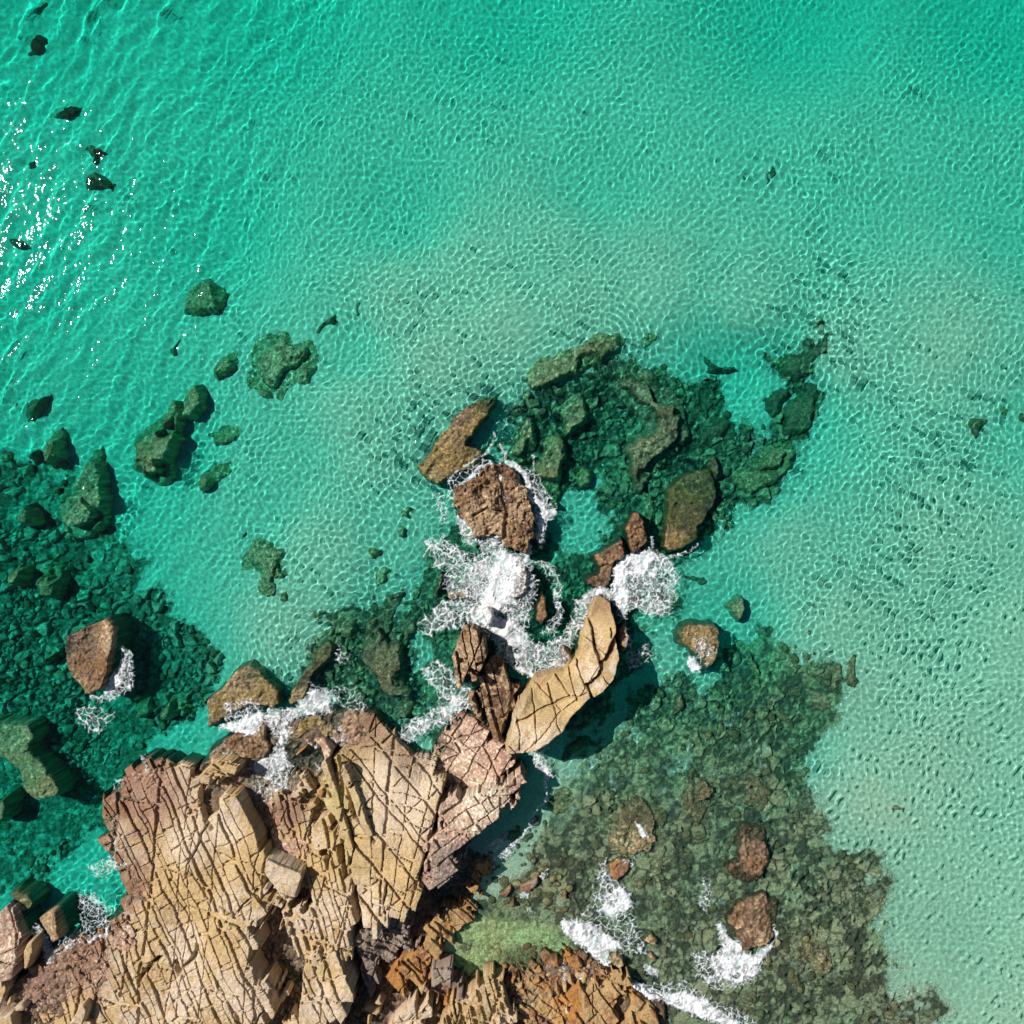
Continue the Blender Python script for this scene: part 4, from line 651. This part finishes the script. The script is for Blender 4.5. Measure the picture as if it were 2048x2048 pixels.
    ('low brown rock inside the surf at the bottom edge', 'Y5', [(560,1420),(700,1330),(860,1350),(905,1400),(880,1475),(760,1505),(600,1490)], .25, 'reefbrown'),
    ('brown reef at the bottom edge toward the right', 'Y5', [(1800,1330),(1860,1200),(1932,1180),(2000,1300),(2020,1600),(1800,1600)], -.1, 'reefbrown'),
    ('tan stone in the foam between the surf lines', 'Z4', [(1085,1150),(1118,1125),(1158,1160),(1135,1188)], .35, 'dry')]:
    o = dict(D)
    if kd == 'deep': o.update(edge=15, warp=9)
    if kd == 'brown': o.update(dip=0., rough=.4)
    if kd == 'reefbrown': o.update(dip=.15, rough=.2)
    if kd == 'reefbrown': z = [(a, b, c + .1 * (c < -.2)) for a, b, c in z] if isinstance(z, list) else z + .1 * (z < -.2)
    if crop in ('X4', 'Z4') and isinstance(z, float) and z > 0: o.update(edge=5, warp=2.5, dip=0.)
    rock(lab, crop, pg, z, kd, fine=FJ(40, 22, 14, 2.6, .10, warp=10) if kd != 'deep' else None, **o)

# ================================================================== COBBLES
def cobble_mesh(i):
    import bmesh
    rng = np.random.RandomState(i); bm = bmesh.new(); bmesh.ops.create_icosphere(bm, subdivisions=2, radius=1)
    k = rng.rand(3) * 20
    planes = [(Vector(rng.normal(size=3)).normalized(), .62 + .3 * rng.rand()) for _ in range(9)]
    for v in bm.verts:
        for n, dd in planes:
            s = v.co.dot(n)
            if s > dd: v.co -= n * (s - dd) * .8
        v.co *= 1 + .1 * math.sin(v.co.x * 5 + k[0]) * math.sin(v.co.y * 4 + k[1])
        v.co.z *= .62
    me = bpy.data.meshes.new('cobble'); bm.to_mesh(me); bm.free(); me.shade_smooth()
    c = np.array([(.22,.18,.08), (.26,.19,.095), (.16,.14,.07), (.31,.245,.13)][i % 4], np.float32)
    a = me.attributes.new('Col', 'FLOAT_COLOR', 'POINT'); n = len(me.vertices)
    cc = np.ones((n, 4), np.float32); cc[:, :3] = c; cc[:, 3] = .6; a.data.foreach_set('color', cc.ravel())
    me.materials.append(M_reef); return me
CM = [cobble_mesh(i) for i in range(12)]
ZONES = [(REEF_ZONES[0], 330, 'small algae covered cobble on the left reef', 'cobbles of the left reef'),
         (REEF_ZONES[3], 620, 'small brown cobble in the lower right shallows', 'cobbles of the lower right shallows'),
         (REEF_ZONES[1], 120, 'small olive cobble on the upper right reef', 'cobbles of the upper right reef'),
         (REEF_ZONES[4], 70, 'small cobble on the reef left of the arm', 'cobbles left of the arm'),
         (img('Z4', [(180,560),(480,330),(620,620),(640,900),(300,900),(200,800)]), 60, 'small cobble in the shallow water under the cliff', 'cobbles under the cliff'),
         (img('X4', [(200,90),(520,90),(760,200),(900,320),(640,520),(420,520),(330,330),(240,200)]), 130, 'small rusty stone in the wet boulder pile at the bottom', 'stones of the boulder pile')]
rng = np.random.RandomState(11); cob = []
for zi, (zp, n, lab, grp) in enumerate(ZONES):
    P = np.array(zp); lo = P.min(0); hi = P.max(0); c = 0
    pts = lo + (hi - lo) * rng.rand(n * 6, 2)
    dd = sdf(pts[:, 0].astype(np.float32), pts[:, 1].astype(np.float32), zp)
    for (u, v) in pts[dd > 0][:n]:
        r = (3.0 + 8.5 * rng.rand() ** 2.2) * (.75 if zi == 5 else 1.0)
        hh = float(sample(MH, np.array([u]), np.array([v]))[0]); fl = float(sample(MF, np.array([u]), np.array([v]))[0])
        if hh > fl + .25 and zi != 5: continue
        if not (-60 < u < 2110 and -60 < v < 2110): continue
        cob.append((r, u, v, hh, lab, grp, zi))
cob.sort(key=lambda c: -c[0])
CMO = []
for i in range(4):
    me = CM[i].copy(); n = len(me.vertices); cc = np.ones((n, 4), np.float32)
    cc[:, :3] = [(.42,.2,.06), (.46,.31,.15), (.3,.14,.06), (.5,.36,.19)][i]; cc[:, 3] = .5
    me.attributes['Col'].data.foreach_set('color', cc.ravel()); me.materials[0] = M_rock; CMO.append(me)
rv = []; rq = []; rc = []; nv = 0
for k, (r, u, v, hh, lab, grp, zi) in enumerate(cob):
    me = (CMO[k % 4] if zi == 5 else CM[k % 12]); x, y = world(u, v, hh); s = r * S
    sx, sy = s * rng.uniform(.85, 1.35), s * rng.uniform(.75, 1.1); a = rng.rand() * 6.28
    if k < 300:
        o = bpy.data.objects.new('small_stone', me); col.objects.link(o); o.cycles.is_caustics_receiver = True
        o.location = (x, y, hh + s * .12); o.rotation_euler = (rng.normal() * .2, rng.normal() * .2, a); o.scale = (sx, sy, s)
        o['label'] = lab; o['category'] = 'stone'; o['group'] = grp
    else:
        n = len(me.vertices); co = np.empty(n * 3, np.float32); me.vertices.foreach_get('co', co); co = co.reshape(-1, 3) * (sx, sy, s)
        ca, sa = math.cos(a), math.sin(a)
        rv.append(np.stack([co[:, 0] * ca - co[:, 1] * sa + x, co[:, 0] * sa + co[:, 1] * ca + y, co[:, 2] + hh + s * .1], -1))
        f = np.empty(len(me.loops), np.int32); me.loops.foreach_get('vertex_index', f); rq.append(f.reshape(-1, 3) + nv); nv += n
        cc = np.empty(n * 4, np.float32); me.attributes['Col'].data.foreach_get('color', cc); rc.append(cc.reshape(-1, 4))
link('rubble', mesh('rubble', np.concatenate(rv), np.concatenate(rq), M_reef, np.concatenate(rc)), (0, 0, 0), None, kind='stuff', label='scattered small stones on the reefs and shallows')

# ================================================================== SEABED
fa = np.arange(-160, 2209, 5.0); outa = np.array([-6000, -3500, -2000, -1200, -800, -500, -320, -230.]); outb = 2048 - outa[::-1]
axs = np.concatenate([outa, fa, outb]); U, V = np.meshgrid(axs.astype(np.float32), axs.astype(np.float32))
z = sample(MF, U, V); far = np.maximum(np.maximum(-160 - U, U - 2208), np.maximum(-160 - V, V - 2208)); z = np.where(far > 0, z - np.clip(far / 1500, 0, 1) * 1.5 * np.where((V > 1700) & (U < 1700), 0, 1), z)
X, Y = (U - 1024) * S, (1024 - V) * S; k = (H - .75 * z) / H; k = np.where(far > 60, 1.02, k); X = X * 1.02; Y = Y * 1.02
def bed_colour(U, V):
    zone = sample(MZ, U, V); mc = sample(MC, U, V)
    n1 = fbm(U, V, .01, 3, 77); n2 = fbm(U, V, .06, 3, 78); n3 = fbm(U, V, .2, 2, 79)
    c = np.array((.74, .60, .445), np.float32) * (1 + .06 * n1 + .05 * n2)[..., None]
    wl = smooth((520 - U) / 160) * smooth((V - 850) / 120); wb = smooth((V - 1420) / 260) * smooth((U - 900) / 200)
    dark = np.array((.085, .09, .05), np.float32); lite = np.array((.44, .37, .19), np.float32)
    dark = dark + (np.array((.11, .075, .045), np.float32) - dark) * wb[..., None]; lite = lite + (np.array((.56, .42, .24), np.float32) - lite) * wb[..., None]
    dark = dark * (1 + .5 * wl)[..., None]; lite = lite + (np.array((.46, .45, .30), np.float32) - lite) * wl[..., None]
    rk = dark + (lite - dark) * smooth(mc * 1.3 - .12 + .5 * n2 + .5 * n3)[..., None]
    zz = smooth((zone * 1.3 - .5 + .9 * n2 + .55 * n1) * 1.6 + .25) * np.clip(zone * 1.6, 0, 1)
    c = c + (rk - c) * zz[..., None] * .96
    for crop, pg, cc, a in [('Z4', [(-20,1180),(20,1000),(130,860),(300,890),(480,900),(620,940),(700,1080),(560,1150),(320,1240),(120,1300)], (.70, .55, .26), .92), ('Z4', [(250,1090),(400,1040),(560,1080),(540,1150),(330,1200)], (.16, .11, .05), .75), ('Y4', [(230,1600),(330,1540),(560,1300),(640,1050),(760,960),(830,1000),(700,1180),(560,1400),(420,1640),(250,1880),(150,1800)], (.50, .44, .27), .6)]:
        k2 = smooth((sdf(U + 14 * n2, V + 14 * n1, img(crop, pg)) + 8) / 24)[..., None] * a; c = c + (np.array(cc, np.float32) * (1 + .6 * n3 + .3 * n2)[..., None] - c) * k2
    return np.concatenate([np.clip(c, .01, .8), np.full(c.shape[:2] + (1,), .0)], -1).astype(np.float32)
zone = sample(MZ, U, V)
link('seabed', mesh('seabed', np.stack([X, Y, z - .5 * smooth(zone * 3 - 1.6)], -1).reshape(-1, 3), grid_quads(*U.shape).reshape(-1, 4), M_sand, bed_colour(U, V).reshape(-1, 4)), kind='structure')
U, V = MU, MV; X, Y = (U - 1024) * S * 1.02, (1024 - V) * S * 1.02
q = grid_quads(*U.shape).reshape(-1, 4); zr_ = MZ.ravel()[q].max(1); mh = (MH - MF).ravel()[q].min(1)
sel = (zr_ > .02) & (mh < .6) & (np.abs(U.ravel()[q[:, 0]] - 1024) < 1150) & (np.abs(V.ravel()[q[:, 0]] - 1024) < 1150)
used, qq = compact(None, q[sel])
link('reef_bed', mesh('reef_bed', np.stack([X, Y, MF + .012], -1).reshape(-1, 3)[used], qq, M_reef, bed_colour(U, V).reshape(-1, 4)[used]), kind='structure')

# ================================================================== SEA SURFACE
fu = np.concatenate([np.arange(-110, 420, 3.4), np.arange(420, 2159, 2.5)]); fv = np.concatenate([np.arange(-110, 480, 3.2), np.arange(480, 2159, 2.5)])
U, V = np.meshgrid(np.concatenate([outa, fu, outb]).astype(np.float32), np.concatenate([outa, fv, outb]).astype(np.float32))
X, Y = (U - 1024) * S, (1024 - V) * S
far = np.maximum(np.maximum(-110 - U, U - 2158), np.maximum(-110 - V, V - 2158)); fade = np.clip(1 - far / 60, 0, 1)
left = smooth(1 - (U + .25 * V - 50) / 900)          # open, windier water towards the upper left
rng = np.random.RandomState(5); Z = np.zeros_like(X)
Xw = X + .5 * fbm(U, V, .006, 2, 91); Yw = Y + .5 * fbm(U, V, .006, 2, 92)
for i in range(90):
    lam = .22 * 2 ** (rng.rand() * 1.5); th = R(150) + rng.normal() * 1.15; a = .0030 * lam ** 1.35; ph = rng.rand() * 6.28
    kx, ky = 2 * np.pi / lam * math.cos(th), 2 * np.pi / lam * math.sin(th)
    Z += (a * np.sin(kx * Xw + ky * Yw + ph)).astype(np.float32)
gust = .8 + .45 * fbm(U, V, .004, 2, 95)
k_ = 24; ny, nx = MH.shape[0] // k_, MH.shape[1] // k_
shoal = np.minimum(MH, -.05)[:ny * k_, :nx * k_].reshape(ny, k_, nx, k_).mean((1, 3))
def broad(U, V):
    x = np.clip((U - M0) / (MS * k_) - .5, 0, nx - 1.001); y = np.clip((V - M0) / (MS * k_) - .5, 0, ny - 1.001); xi = x.astype(int); yi = y.astype(int); fx = smooth(x - xi); fy = smooth(y - yi)
    return (shoal[yi, xi] * (1 - fx) + shoal[yi, xi + 1] * fx) * (1 - fy) + (shoal[yi + 1, xi] * (1 - fx) + shoal[yi + 1, xi + 1] * fx) * fy
Z *= gust * np.clip((.95 / np.maximum(-broad(U, V), .2)) ** 1.4, .16, 1.0) * 1.4
for i in range(22):                                   # longer wind waves of the open side
    lam = .7 + 1.7 * rng.rand(); th = R(146) + rng.normal() * .32; ph = rng.rand() * 6.28
    Z += ((.2 + left) * .0017 * lam * np.sin(2 * np.pi / lam * (Xw * math.cos(th) + Yw * math.sin(th)) + ph)).astype(np.float32)
rp = line_dist(U, V, img('W2', [(1240, 1600), (1500, 1240), (1820, 1080)]) + img('W5', [(70, 430), (480, 180)]))
Z += .0055 * np.exp(-((rp - 55) / 55) ** 2) * np.sin(rp * 2 * np.pi / 13.)
CHOP = [(img('Z3', [(560, 1010)])[0], 140), (img('Z3', [(1300, 1030)])[0], 90), (img('Z3', [(760, 1420)])[0], 90), (img('Z4', [(1200, 1150)])[0], 200), (img('Z4', [(430, 250)])[0], 110), (img('Z1', [(600, 1200)])[0], 80), (img('X2', [(560, 350)])[0], 70)]
ch = 0
for (u, v), r in CHOP: ch = np.maximum(ch, np.exp(-((U - u) ** 2 + (V - v) ** 2) / (r * r)))
Z += ch * .05 * fbm(U, V, .045, 4, 97)
Z *= fade
q = grid_quads(*U.shape).reshape(-1, 4)
hh = sample(MH, U, V).ravel(); keep = hh[q].min(1) < .25
used, qq = compact(None, q[keep])
sea = link('sea_surface', mesh('sea_surface', np.stack([X, Y, Z], -1).reshape(-1, 3)[used], qq, M_surface), kind='structure')
sea.cycles.is_caustics_receiver = False; sea.cycles.is_caustics_caster = True
L = 190.; zb, zt = -7., .1
bv = np.array([(x * L, y * L, zz_) for zz_ in (zb, zt) for y in (-1, 1) for x in (-1, 1)]); bq = np.array([(0, 2, 3, 1), (4, 5, 7, 6), (0, 1, 5, 4), (2, 6, 7, 3), (0, 4, 6, 2), (1, 3, 7, 5)])
body = link('sea_water', mesh('sea_water', bv, bq, M_body, flat=True), kind='structure')

# ================================================================== FOAM
def foam(label, crop, areas=(), lines=(), radial=None, step=1.4, cell=15., name='foam', seed=0):
    """areas: (polygon, cover, soft edge)   lines: (points, width, cover)"""
    allp = [p for a in areas for p in img(crop, a[0])] + [p for l in lines for p in img(crop, l[0])]
    u0 = min(p[0] for p in allp) - 16; u1 = max(p[0] for p in allp) + 16; v0 = min(p[1] for p in allp) - 16; v1 = max(p[1] for p in allp) + 16
    U, V = np.meshgrid(np.arange(u0, u1, step, dtype=np.float32), np.arange(v0, min(v1, 2200), step, dtype=np.float32))
    wu = U + 9 * fbm(U, V, .03, 3, seed + 1) + 3.5 * fbm(U, V, .12, 2, seed + 2); wv = V + 9 * fbm(U, V, .03, 3, seed + 3) + 3.5 * fbm(U, V, .12, 2, seed + 4)
    Dn = np.zeros_like(U)
    for pg, cv, soft in areas: Dn = np.maximum(Dn, cv * smooth(.5 + sdf(wu, wv, img(crop, pg)) / soft))
    for pt, wd, cv in lines: Dn = np.maximum(Dn, cv * smooth(1.3 - line_dist(wu, wv, img(crop, pt)) / wd))
    lu, lv = wu + 5 * fbm(U, V, .06, 2, seed + 6), wv + 5 * fbm(U, V, .06, 2, seed + 7)
    if radial:
        (cx, cyy), = img(crop, [radial]); rr = np.hypot(lu - cx, lv - cyy) + 1; an = np.arctan2(lv - cyy, lu - cx)
        lu, lv = an * 7.5 * cell, np.sqrt(rr) * 4.2 * math.sqrt(cell)
    _, _, g1, _, _ = voronoi(lu / cell, lv / cell, seed + 3, .95)
    _, _, g2, _, _ = voronoi(lu / (cell * .42), lv / (cell * .42), seed + 4, .95)
    br = np.clip(.55 + 1.7 * fbm(U, V, .055, 3, seed + 8), .12, 1) ; fine_ = np.clip(.75 + 1.0 * fbm(U, V, .26, 3, seed + 9), .2, 1)
    Dl = Dn * (.55 + .6 * br)
    th = np.maximum(smooth(1.15 - g1 / (.05 + .30 * Dl)), .85 * smooth(1.15 - g2 / (.02 + .34 * Dl)) * smooth(Dl * 3 - .6))
    al = th * fine_ * smooth(Dn * 5 - .25)
    hole = fbm(lu, lv, .075, 4, seed + 13, .65); al = np.maximum(al, smooth((Dn - .84 + .75 * hole) / .34) * (.6 + .4 * fine_) * smooth(1.1 + 2.2 * hole + .9 * (Dn - .9)))
    al = np.maximum(al, .5 * smooth((Dn - .5) * 2.2) * smooth(.6 + 1.5 * fbm(U, V, .05, 3, seed + 12)))
    al = np.where(Dn < .03, 0, al)
    hgt = sample(MH, U, V); kk = sample(MK, U, V)
    z = np.maximum(hgt, 0.02) + .035 + .16 * np.clip(al, 0, 1) * np.clip(Dn, 0, 1) * (.45 + .9 * fbm(U, V, .08, 4, seed + 10, .6))
    X, Y = world(U, V, 0.); k = np.where(hgt > .05, (H - np.clip(kk, 0, 3)) / H, 1.); X = X * k; Y = Y * k
    q = grid_quads(*U.shape).reshape(-1, 4); sel = (al.ravel()[q].max(1) > .03)
    used, qq = compact(None, q[sel])
    vs = np.stack([X, Y, z], -1).reshape(-1, 3)[used]
    c0 = np.array([vs[:, 0].mean(), vs[:, 1].mean(), 0])
    o = link(name, mesh(name, vs - c0, qq, M_foam, cover=al.ravel()[used]), c0, kind='stuff', label=label)
    o.cycles.is_caustics_receiver = False
foam('big white splash breaking over the rocks inside the arm', 'Z3', [
    ([(560,820),(690,860),(690,930),(650,1000),(640,1110),(580,1130),(560,1180),(640,1200),(660,1260),(560,1320),(520,1290),(440,1240),(410,1170),(440,1100),(470,1010),(500,900)], 1.25, 26),
    ([(130,780),(250,740),(380,860),(520,840),(700,860),(760,1000),(740,1120),(680,1300),(450,1320),(300,1260),(120,1300),(90,1220),(200,1140),(300,1100),(240,1020),(250,930),(150,870)], .62, 16),
    ([(400,860),(520,850),(560,1100),(450,1130),(330,1100),(330,960)], .8, 30),
    ], [([(410,1260),(400,1160),(430,1120)], 8, 1.0), ([(700,880),(690,960),(660,1050),(650,1110)], 6, .7)], radial=(560, 1010), cell=13, seed=300)
foam('surge of white water curling inside the arm', 'Z3', [
    ([(520,1330),(640,1280),(720,1330),(800,1350),(900,1300),(960,1200),(990,1100),(1060,1060),(1060,1150),(1000,1250),(960,1350),(915,1480),(830,1510),(740,1520),(640,1470),(540,1420)], .70, 14),
    ([(560,1290),(660,1250),(720,1330),(700,1420),(640,1450),(560,1400)], .95, 26), ([(960,1110),(1060,1060),(1080,1090),(1000,1150)], 1.0, 14),
    ([(740,880),(860,930),(880,1050),(900,1200),(860,1300),(760,1290),(850,1160),(840,1040)], .45, 14)],
    [([(640,1470),(700,1510),(760,1525),(830,1512),(910,1485)], 9, 1.2), ([(1000,1110),(1060,1060),(1150,1065)], 9, .95), ([(740,890),(840,950),(872,1060),(860,1150)], 7, .65)], cell=15, seed=320)
foam('white water running over and around the wave washed brown rock', 'Z3', [
    ([(290,640),(330,620),(390,690),(410,790),(370,800),(320,730)], .85, 14), ([(400,780),(440,690),(540,690),(560,780),(520,850),(430,850)], .72, 16), ([(260,420),(480,330),(500,380),(330,480),(290,620),(250,540)], .42, 12),
    ([(640,340),(760,400),(830,520),(860,600),(800,700),(770,800),(740,700),(760,560),(700,430)], .48, 14)],
    [([(590,345),(640,350),(690,410),(705,470),(715,540),(775,560),(800,600),(780,680),(770,760)], 7.5, 1.15), ([(530,380),(555,450),(575,530),(592,640),(570,760),(560,820)], 6, 1.05), ([(640,420),(668,520),(645,560)], 5, 1.0),
     ([(310,475),(400,412),(490,358)], 5, .95), ([(700,770),(715,830),(700,880)], 6, 1.1), ([(520,180),(505,260),(450,320),(350,360)], 3.5, .75), ([(560,230),(590,290),(545,360)], 3, .7), ([(740,300),(745,380)], 2.5, .6)], cell=13, seed=340)
foam('curl of white foam on the outer side of the arm', 'Z3', [
    ([(1180,930),(1230,880),(1330,850),(1390,820),(1410,880),(1370,960),(1310,1020),(1260,980),(1240,1040),(1270,1080),(1260,1160),(1200,1160),(1170,1070),(1165,1000)], 1.2, 16),
    ([(1240,880),(1400,830),(1470,870),(1540,960),(1520,1080),(1490,1190),(1380,1180),(1280,1160),(1220,1250),(1200,1180)], .66, 18), ([(1200,1150),(1270,1160),(1240,1260),(1290,1400),(1380,1330),(1380,1450),(1270,1500),(1215,1260)], .4, 14)],
    [([(1390,760),(1400,830),(1470,880),(1530,850),(1640,800)], 4, .6)], cell=13, seed=360)
foam('lacy foam threads drifting in the inlet left of the arm', 'Z3', [
    ([(120,1480),(200,1430),(270,1480),(300,1550),(380,1560),(410,1650),(350,1700),(250,1760),(180,1800),(60,1830),(0,1900),(-60,1940),(-60,1860),(100,1760),(220,1720),(200,1600),(140,1540)], .58, 14), ([(200,1700),(380,1590),(420,1680),(300,1760),(100,1850),(-20,1920),(-30,1860)], .78, 18)],
    [([(130,1500),(190,1440),(260,1480),(290,1540)], 5, .8), ([(160,1560),(230,1620),(300,1640)], 6, .8)], cell=17, seed=380)
foam('foam ring around the upper left of the splash', 'Z3', [([(200,520),(240,500),(270,600),(260,680),(210,660)], .42, 12)], [([(200,520),(220,580),(215,660)], 3, .7), ([(265,430),(280,400),(330,380)], 3, .7)], cell=12, seed=390)
foam('small white foam cap on the weedy rock', 'Y4', [([(1208,600),(1270,605),(1312,660),(1300,702),(1240,705),(1215,660)], 1.2, 8), ([(1230,470),(1330,450),(1420,560),(1370,660),(1300,640)], .36, 14)], cell=9, seed=400)
foam('white foam on the right side of the reddish brown boulder', 'W3', [([(895,1290),(925,1400),(925,1490),(870,1550),(790,1590),(815,1490),(860,1390)], 1.25, 9), ([(870,1230),(980,1300),(1020,1450),(980,1560),(830,1630),(670,1625),(780,1580),(890,1300)], .58, 14), ([(850,1200),(870,1330),(780,1330)], .4, 10)], [([(680,1610),(760,1590),(830,1600)], 4, .9)], cell=10, seed=410)
foam('thin foam flecks below the reddish brown boulder', 'W3', [([(560,1700),(640,1650),(780,1700),(860,1730),(780,1850),(680,1880),(580,1840)], .36, 14)], cell=14, seed=420)
foam('broken white surf over the brown weedy point', 'W4', [([(60,1850),(130,1790),(240,1770),(380,1720),(420,1770),(330,1880),(240,1895),(180,1860)], 1.15, 12), ([(130,1650),(300,1620),(400,1700),(330,1790),(130,1790)], .55, 18),
    ([(400,1760),(480,1700),(560,1700),(640,1690),(740,1560),(800,1560),(900,1600),(910,1720),(800,1740),(620,1800),(500,1860),(420,1850)], .85, 14), ([(720,1500),(800,1540),(950,1560),(1010,1640),(900,1680)], .45, 16), ([(950,1240),(1010,1230),(1040,1290),(960,1350),(920,1330)], .42, 12), ([(880,1560),(1050,1500),(1180,1690),(1100,1750),(1010,1700),(960,1640)], .3, 14)], cell=11, seed=430)
foam('foam tongue running down into the gully', 'X2', [([(390,400),(470,350),(540,260),(600,290),(640,380),(680,400),(630,450),(640,560),(630,640),(560,600),(500,520),(430,490)], .86, 10), ([(490,130),(650,60),(690,0),(640,120),(690,180),(640,250),(560,240),(520,170)], .62, 14), ([(400,520),(640,540),(720,690),(520,700),(380,620)], .38, 16), ([(100,330),(230,270),(330,310),(300,360),(150,350)], .3, 14), ([(840,380),(900,360),(930,430),(880,470)], .4, 8), ([(980,130),(1050,110),(1092,200),(1060,270),(970,260)], .38, 10)],
     [([(560,270),(640,100),(690,20)], 7, .75), ([(760,210),(790,250),(830,260)], 3, .8)], cell=13, seed=440)
foam('foam wash fingering over the pink left slab', 'Z1', [([(715,710),(760,690),(790,740),(800,790),(880,825),(840,850),(760,820),(715,760)], .82, 12), ([(560,880),(620,850),(740,800),(860,830),(820,880),(700,900),(700,950),(600,930)], .5, 14), ([(860,200),(890,190),(900,250),(980,290),(900,290)], .62, 10), ([(740,330),(800,330),(780,370),(720,380)], .4, 8)], cell=10, seed=450)
foam('foam streaks in the dark inlet beside the left slab', 'Z1', [([(480,1050),(600,1030),(640,1090),(720,1150),(680,1250),(560,1340),(400,1400),(280,1500),(260,1420),(400,1340),(520,1250)], .44, 16), ([(555,1345),(620,1320),(680,1255),(700,1270),(650,1340),(580,1360)], 1.1, 8), ([(200,1270),(240,1250),(290,1330),(350,1390),(300,1500),(270,1480),(280,1400),(230,1340)], .8, 10), ([(130,1280),(200,1300),(210,1360),(150,1370)], .45, 10), ([(340,1180),(370,1190),(400,1230),(380,1240)], .7, 6)], cell=10, seed=460)
foam('foam line along the foot of the shaded cliff', 'Z4', [([(470,-10),(520,10),(540,90),(570,150),(530,175),(490,130),(470,60)], .95, 10), ([(170,590),(230,500),(300,450),(345,470),(320,520),(230,570)], .6, 10), ([(420,40),(470,-30),(540,-60),(560,-10),(480,10)], .5, 10), ([(300,520),(390,480),(330,580),(220,610),(300,570)], .55, 8)],
     [([(505,170),(530,200),(525,280),(470,350),(430,430),(380,480),(330,540),(310,580)], 4, .85), ([(310,560),(260,580),(220,600),(240,640)], 3, .7)], cell=9, seed=470)
foam('upper band of white surf in the lower right shallows', 'Z4', [([(620,950),(690,930),(800,970),(880,1020),(960,1060),(960,1090),(880,1100),(890,1180),(840,1180),(770,1110),(700,1060),(630,1010)], 1.1, 14), ([(820,880),(880,780),(940,740),(1000,800),(1010,870),(950,910),(850,920)], .98, 16), ([(840,600),(870,590),(880,690),(960,760),(880,800),(780,900),(700,940),(760,850)], .5, 16), ([(1060,1190),(1090,1170),(1150,1210),(1140,1250),(1090,1240)], .92, 10), ([(700,900),(1000,900),(1100,1100),(960,1120)], .38, 16), ([(880,600),(1020,590),(1000,640)], .4, 8)], cell=12, seed=480)
foam('long bottom band of white surf in the lower right shallows', 'Z4', [([(925,1230),(1000,1265),(1090,1305),(1190,1350),(1290,1335),(1390,1360),(1490,1440),(1610,1512),(1700,1600),(1600,1620),(1540,1560),(1450,1500),(1330,1445),(1210,1415),(1110,1375),(1010,1325)], 1.2, 12), ([(1050,1290),(1300,1280),(1450,1380),(1650,1440),(1720,1540),(1600,1540)], .5, 18)], cell=12, seed=490)
foam('white foam apron below the reddish brown hump', 'Z4', [([(1470,960),(1500,940),(1540,1020),(1590,1060),(1620,1110),(1680,1140),(1740,1080),(1790,1050),(1780,1090),(1720,1160),(1700,1230),(1620,1280),(1560,1290),(1490,1240),(1430,1200),(1400,1140),(1460,1130),(1510,1090),(1500,1030)], 1.15, 14), ([(1330,1120),(1420,1100),(1500,1240),(1700,1230),(1650,1310),(1450,1310),(1340,1240)], .52, 18), ([(1390,700),(1430,700),(1450,800),(1410,900),(1370,850)], .35, 14), ([(1780,1060),(1810,1020),(1790,960)], .5, 6)], cell=11, seed=500)
foam('short white foam dash on the broad brown reef', 'Z4', [([(1005,385),(1030,395),(1060,420),(1098,468),(1060,465),(1020,430)], 1.15, 6)], cell=8, seed=510)
foam('small foam patches on the pool edge stones', 'Z4', [([(375,790),(400,780),(432,800),(420,825),(385,820)], .9, 8), ([(480,690),(520,640),(550,650),(540,680),(500,720)], .45, 8), ([(420,890),(440,880),(470,920),(440,915)], .6, 6)], cell=8, seed=520)
foam('thin trickles of foam between the amber boulders', 'X4', [([(600,180),(620,190),(635,270),(680,290),(670,320),(620,290)], .6, 8), ([(690,270),(740,230),(750,290),(710,300)], .45, 10), ([(290,270),(320,260),(330,300),(300,310)], .4, 8)], cell=7, seed=530)
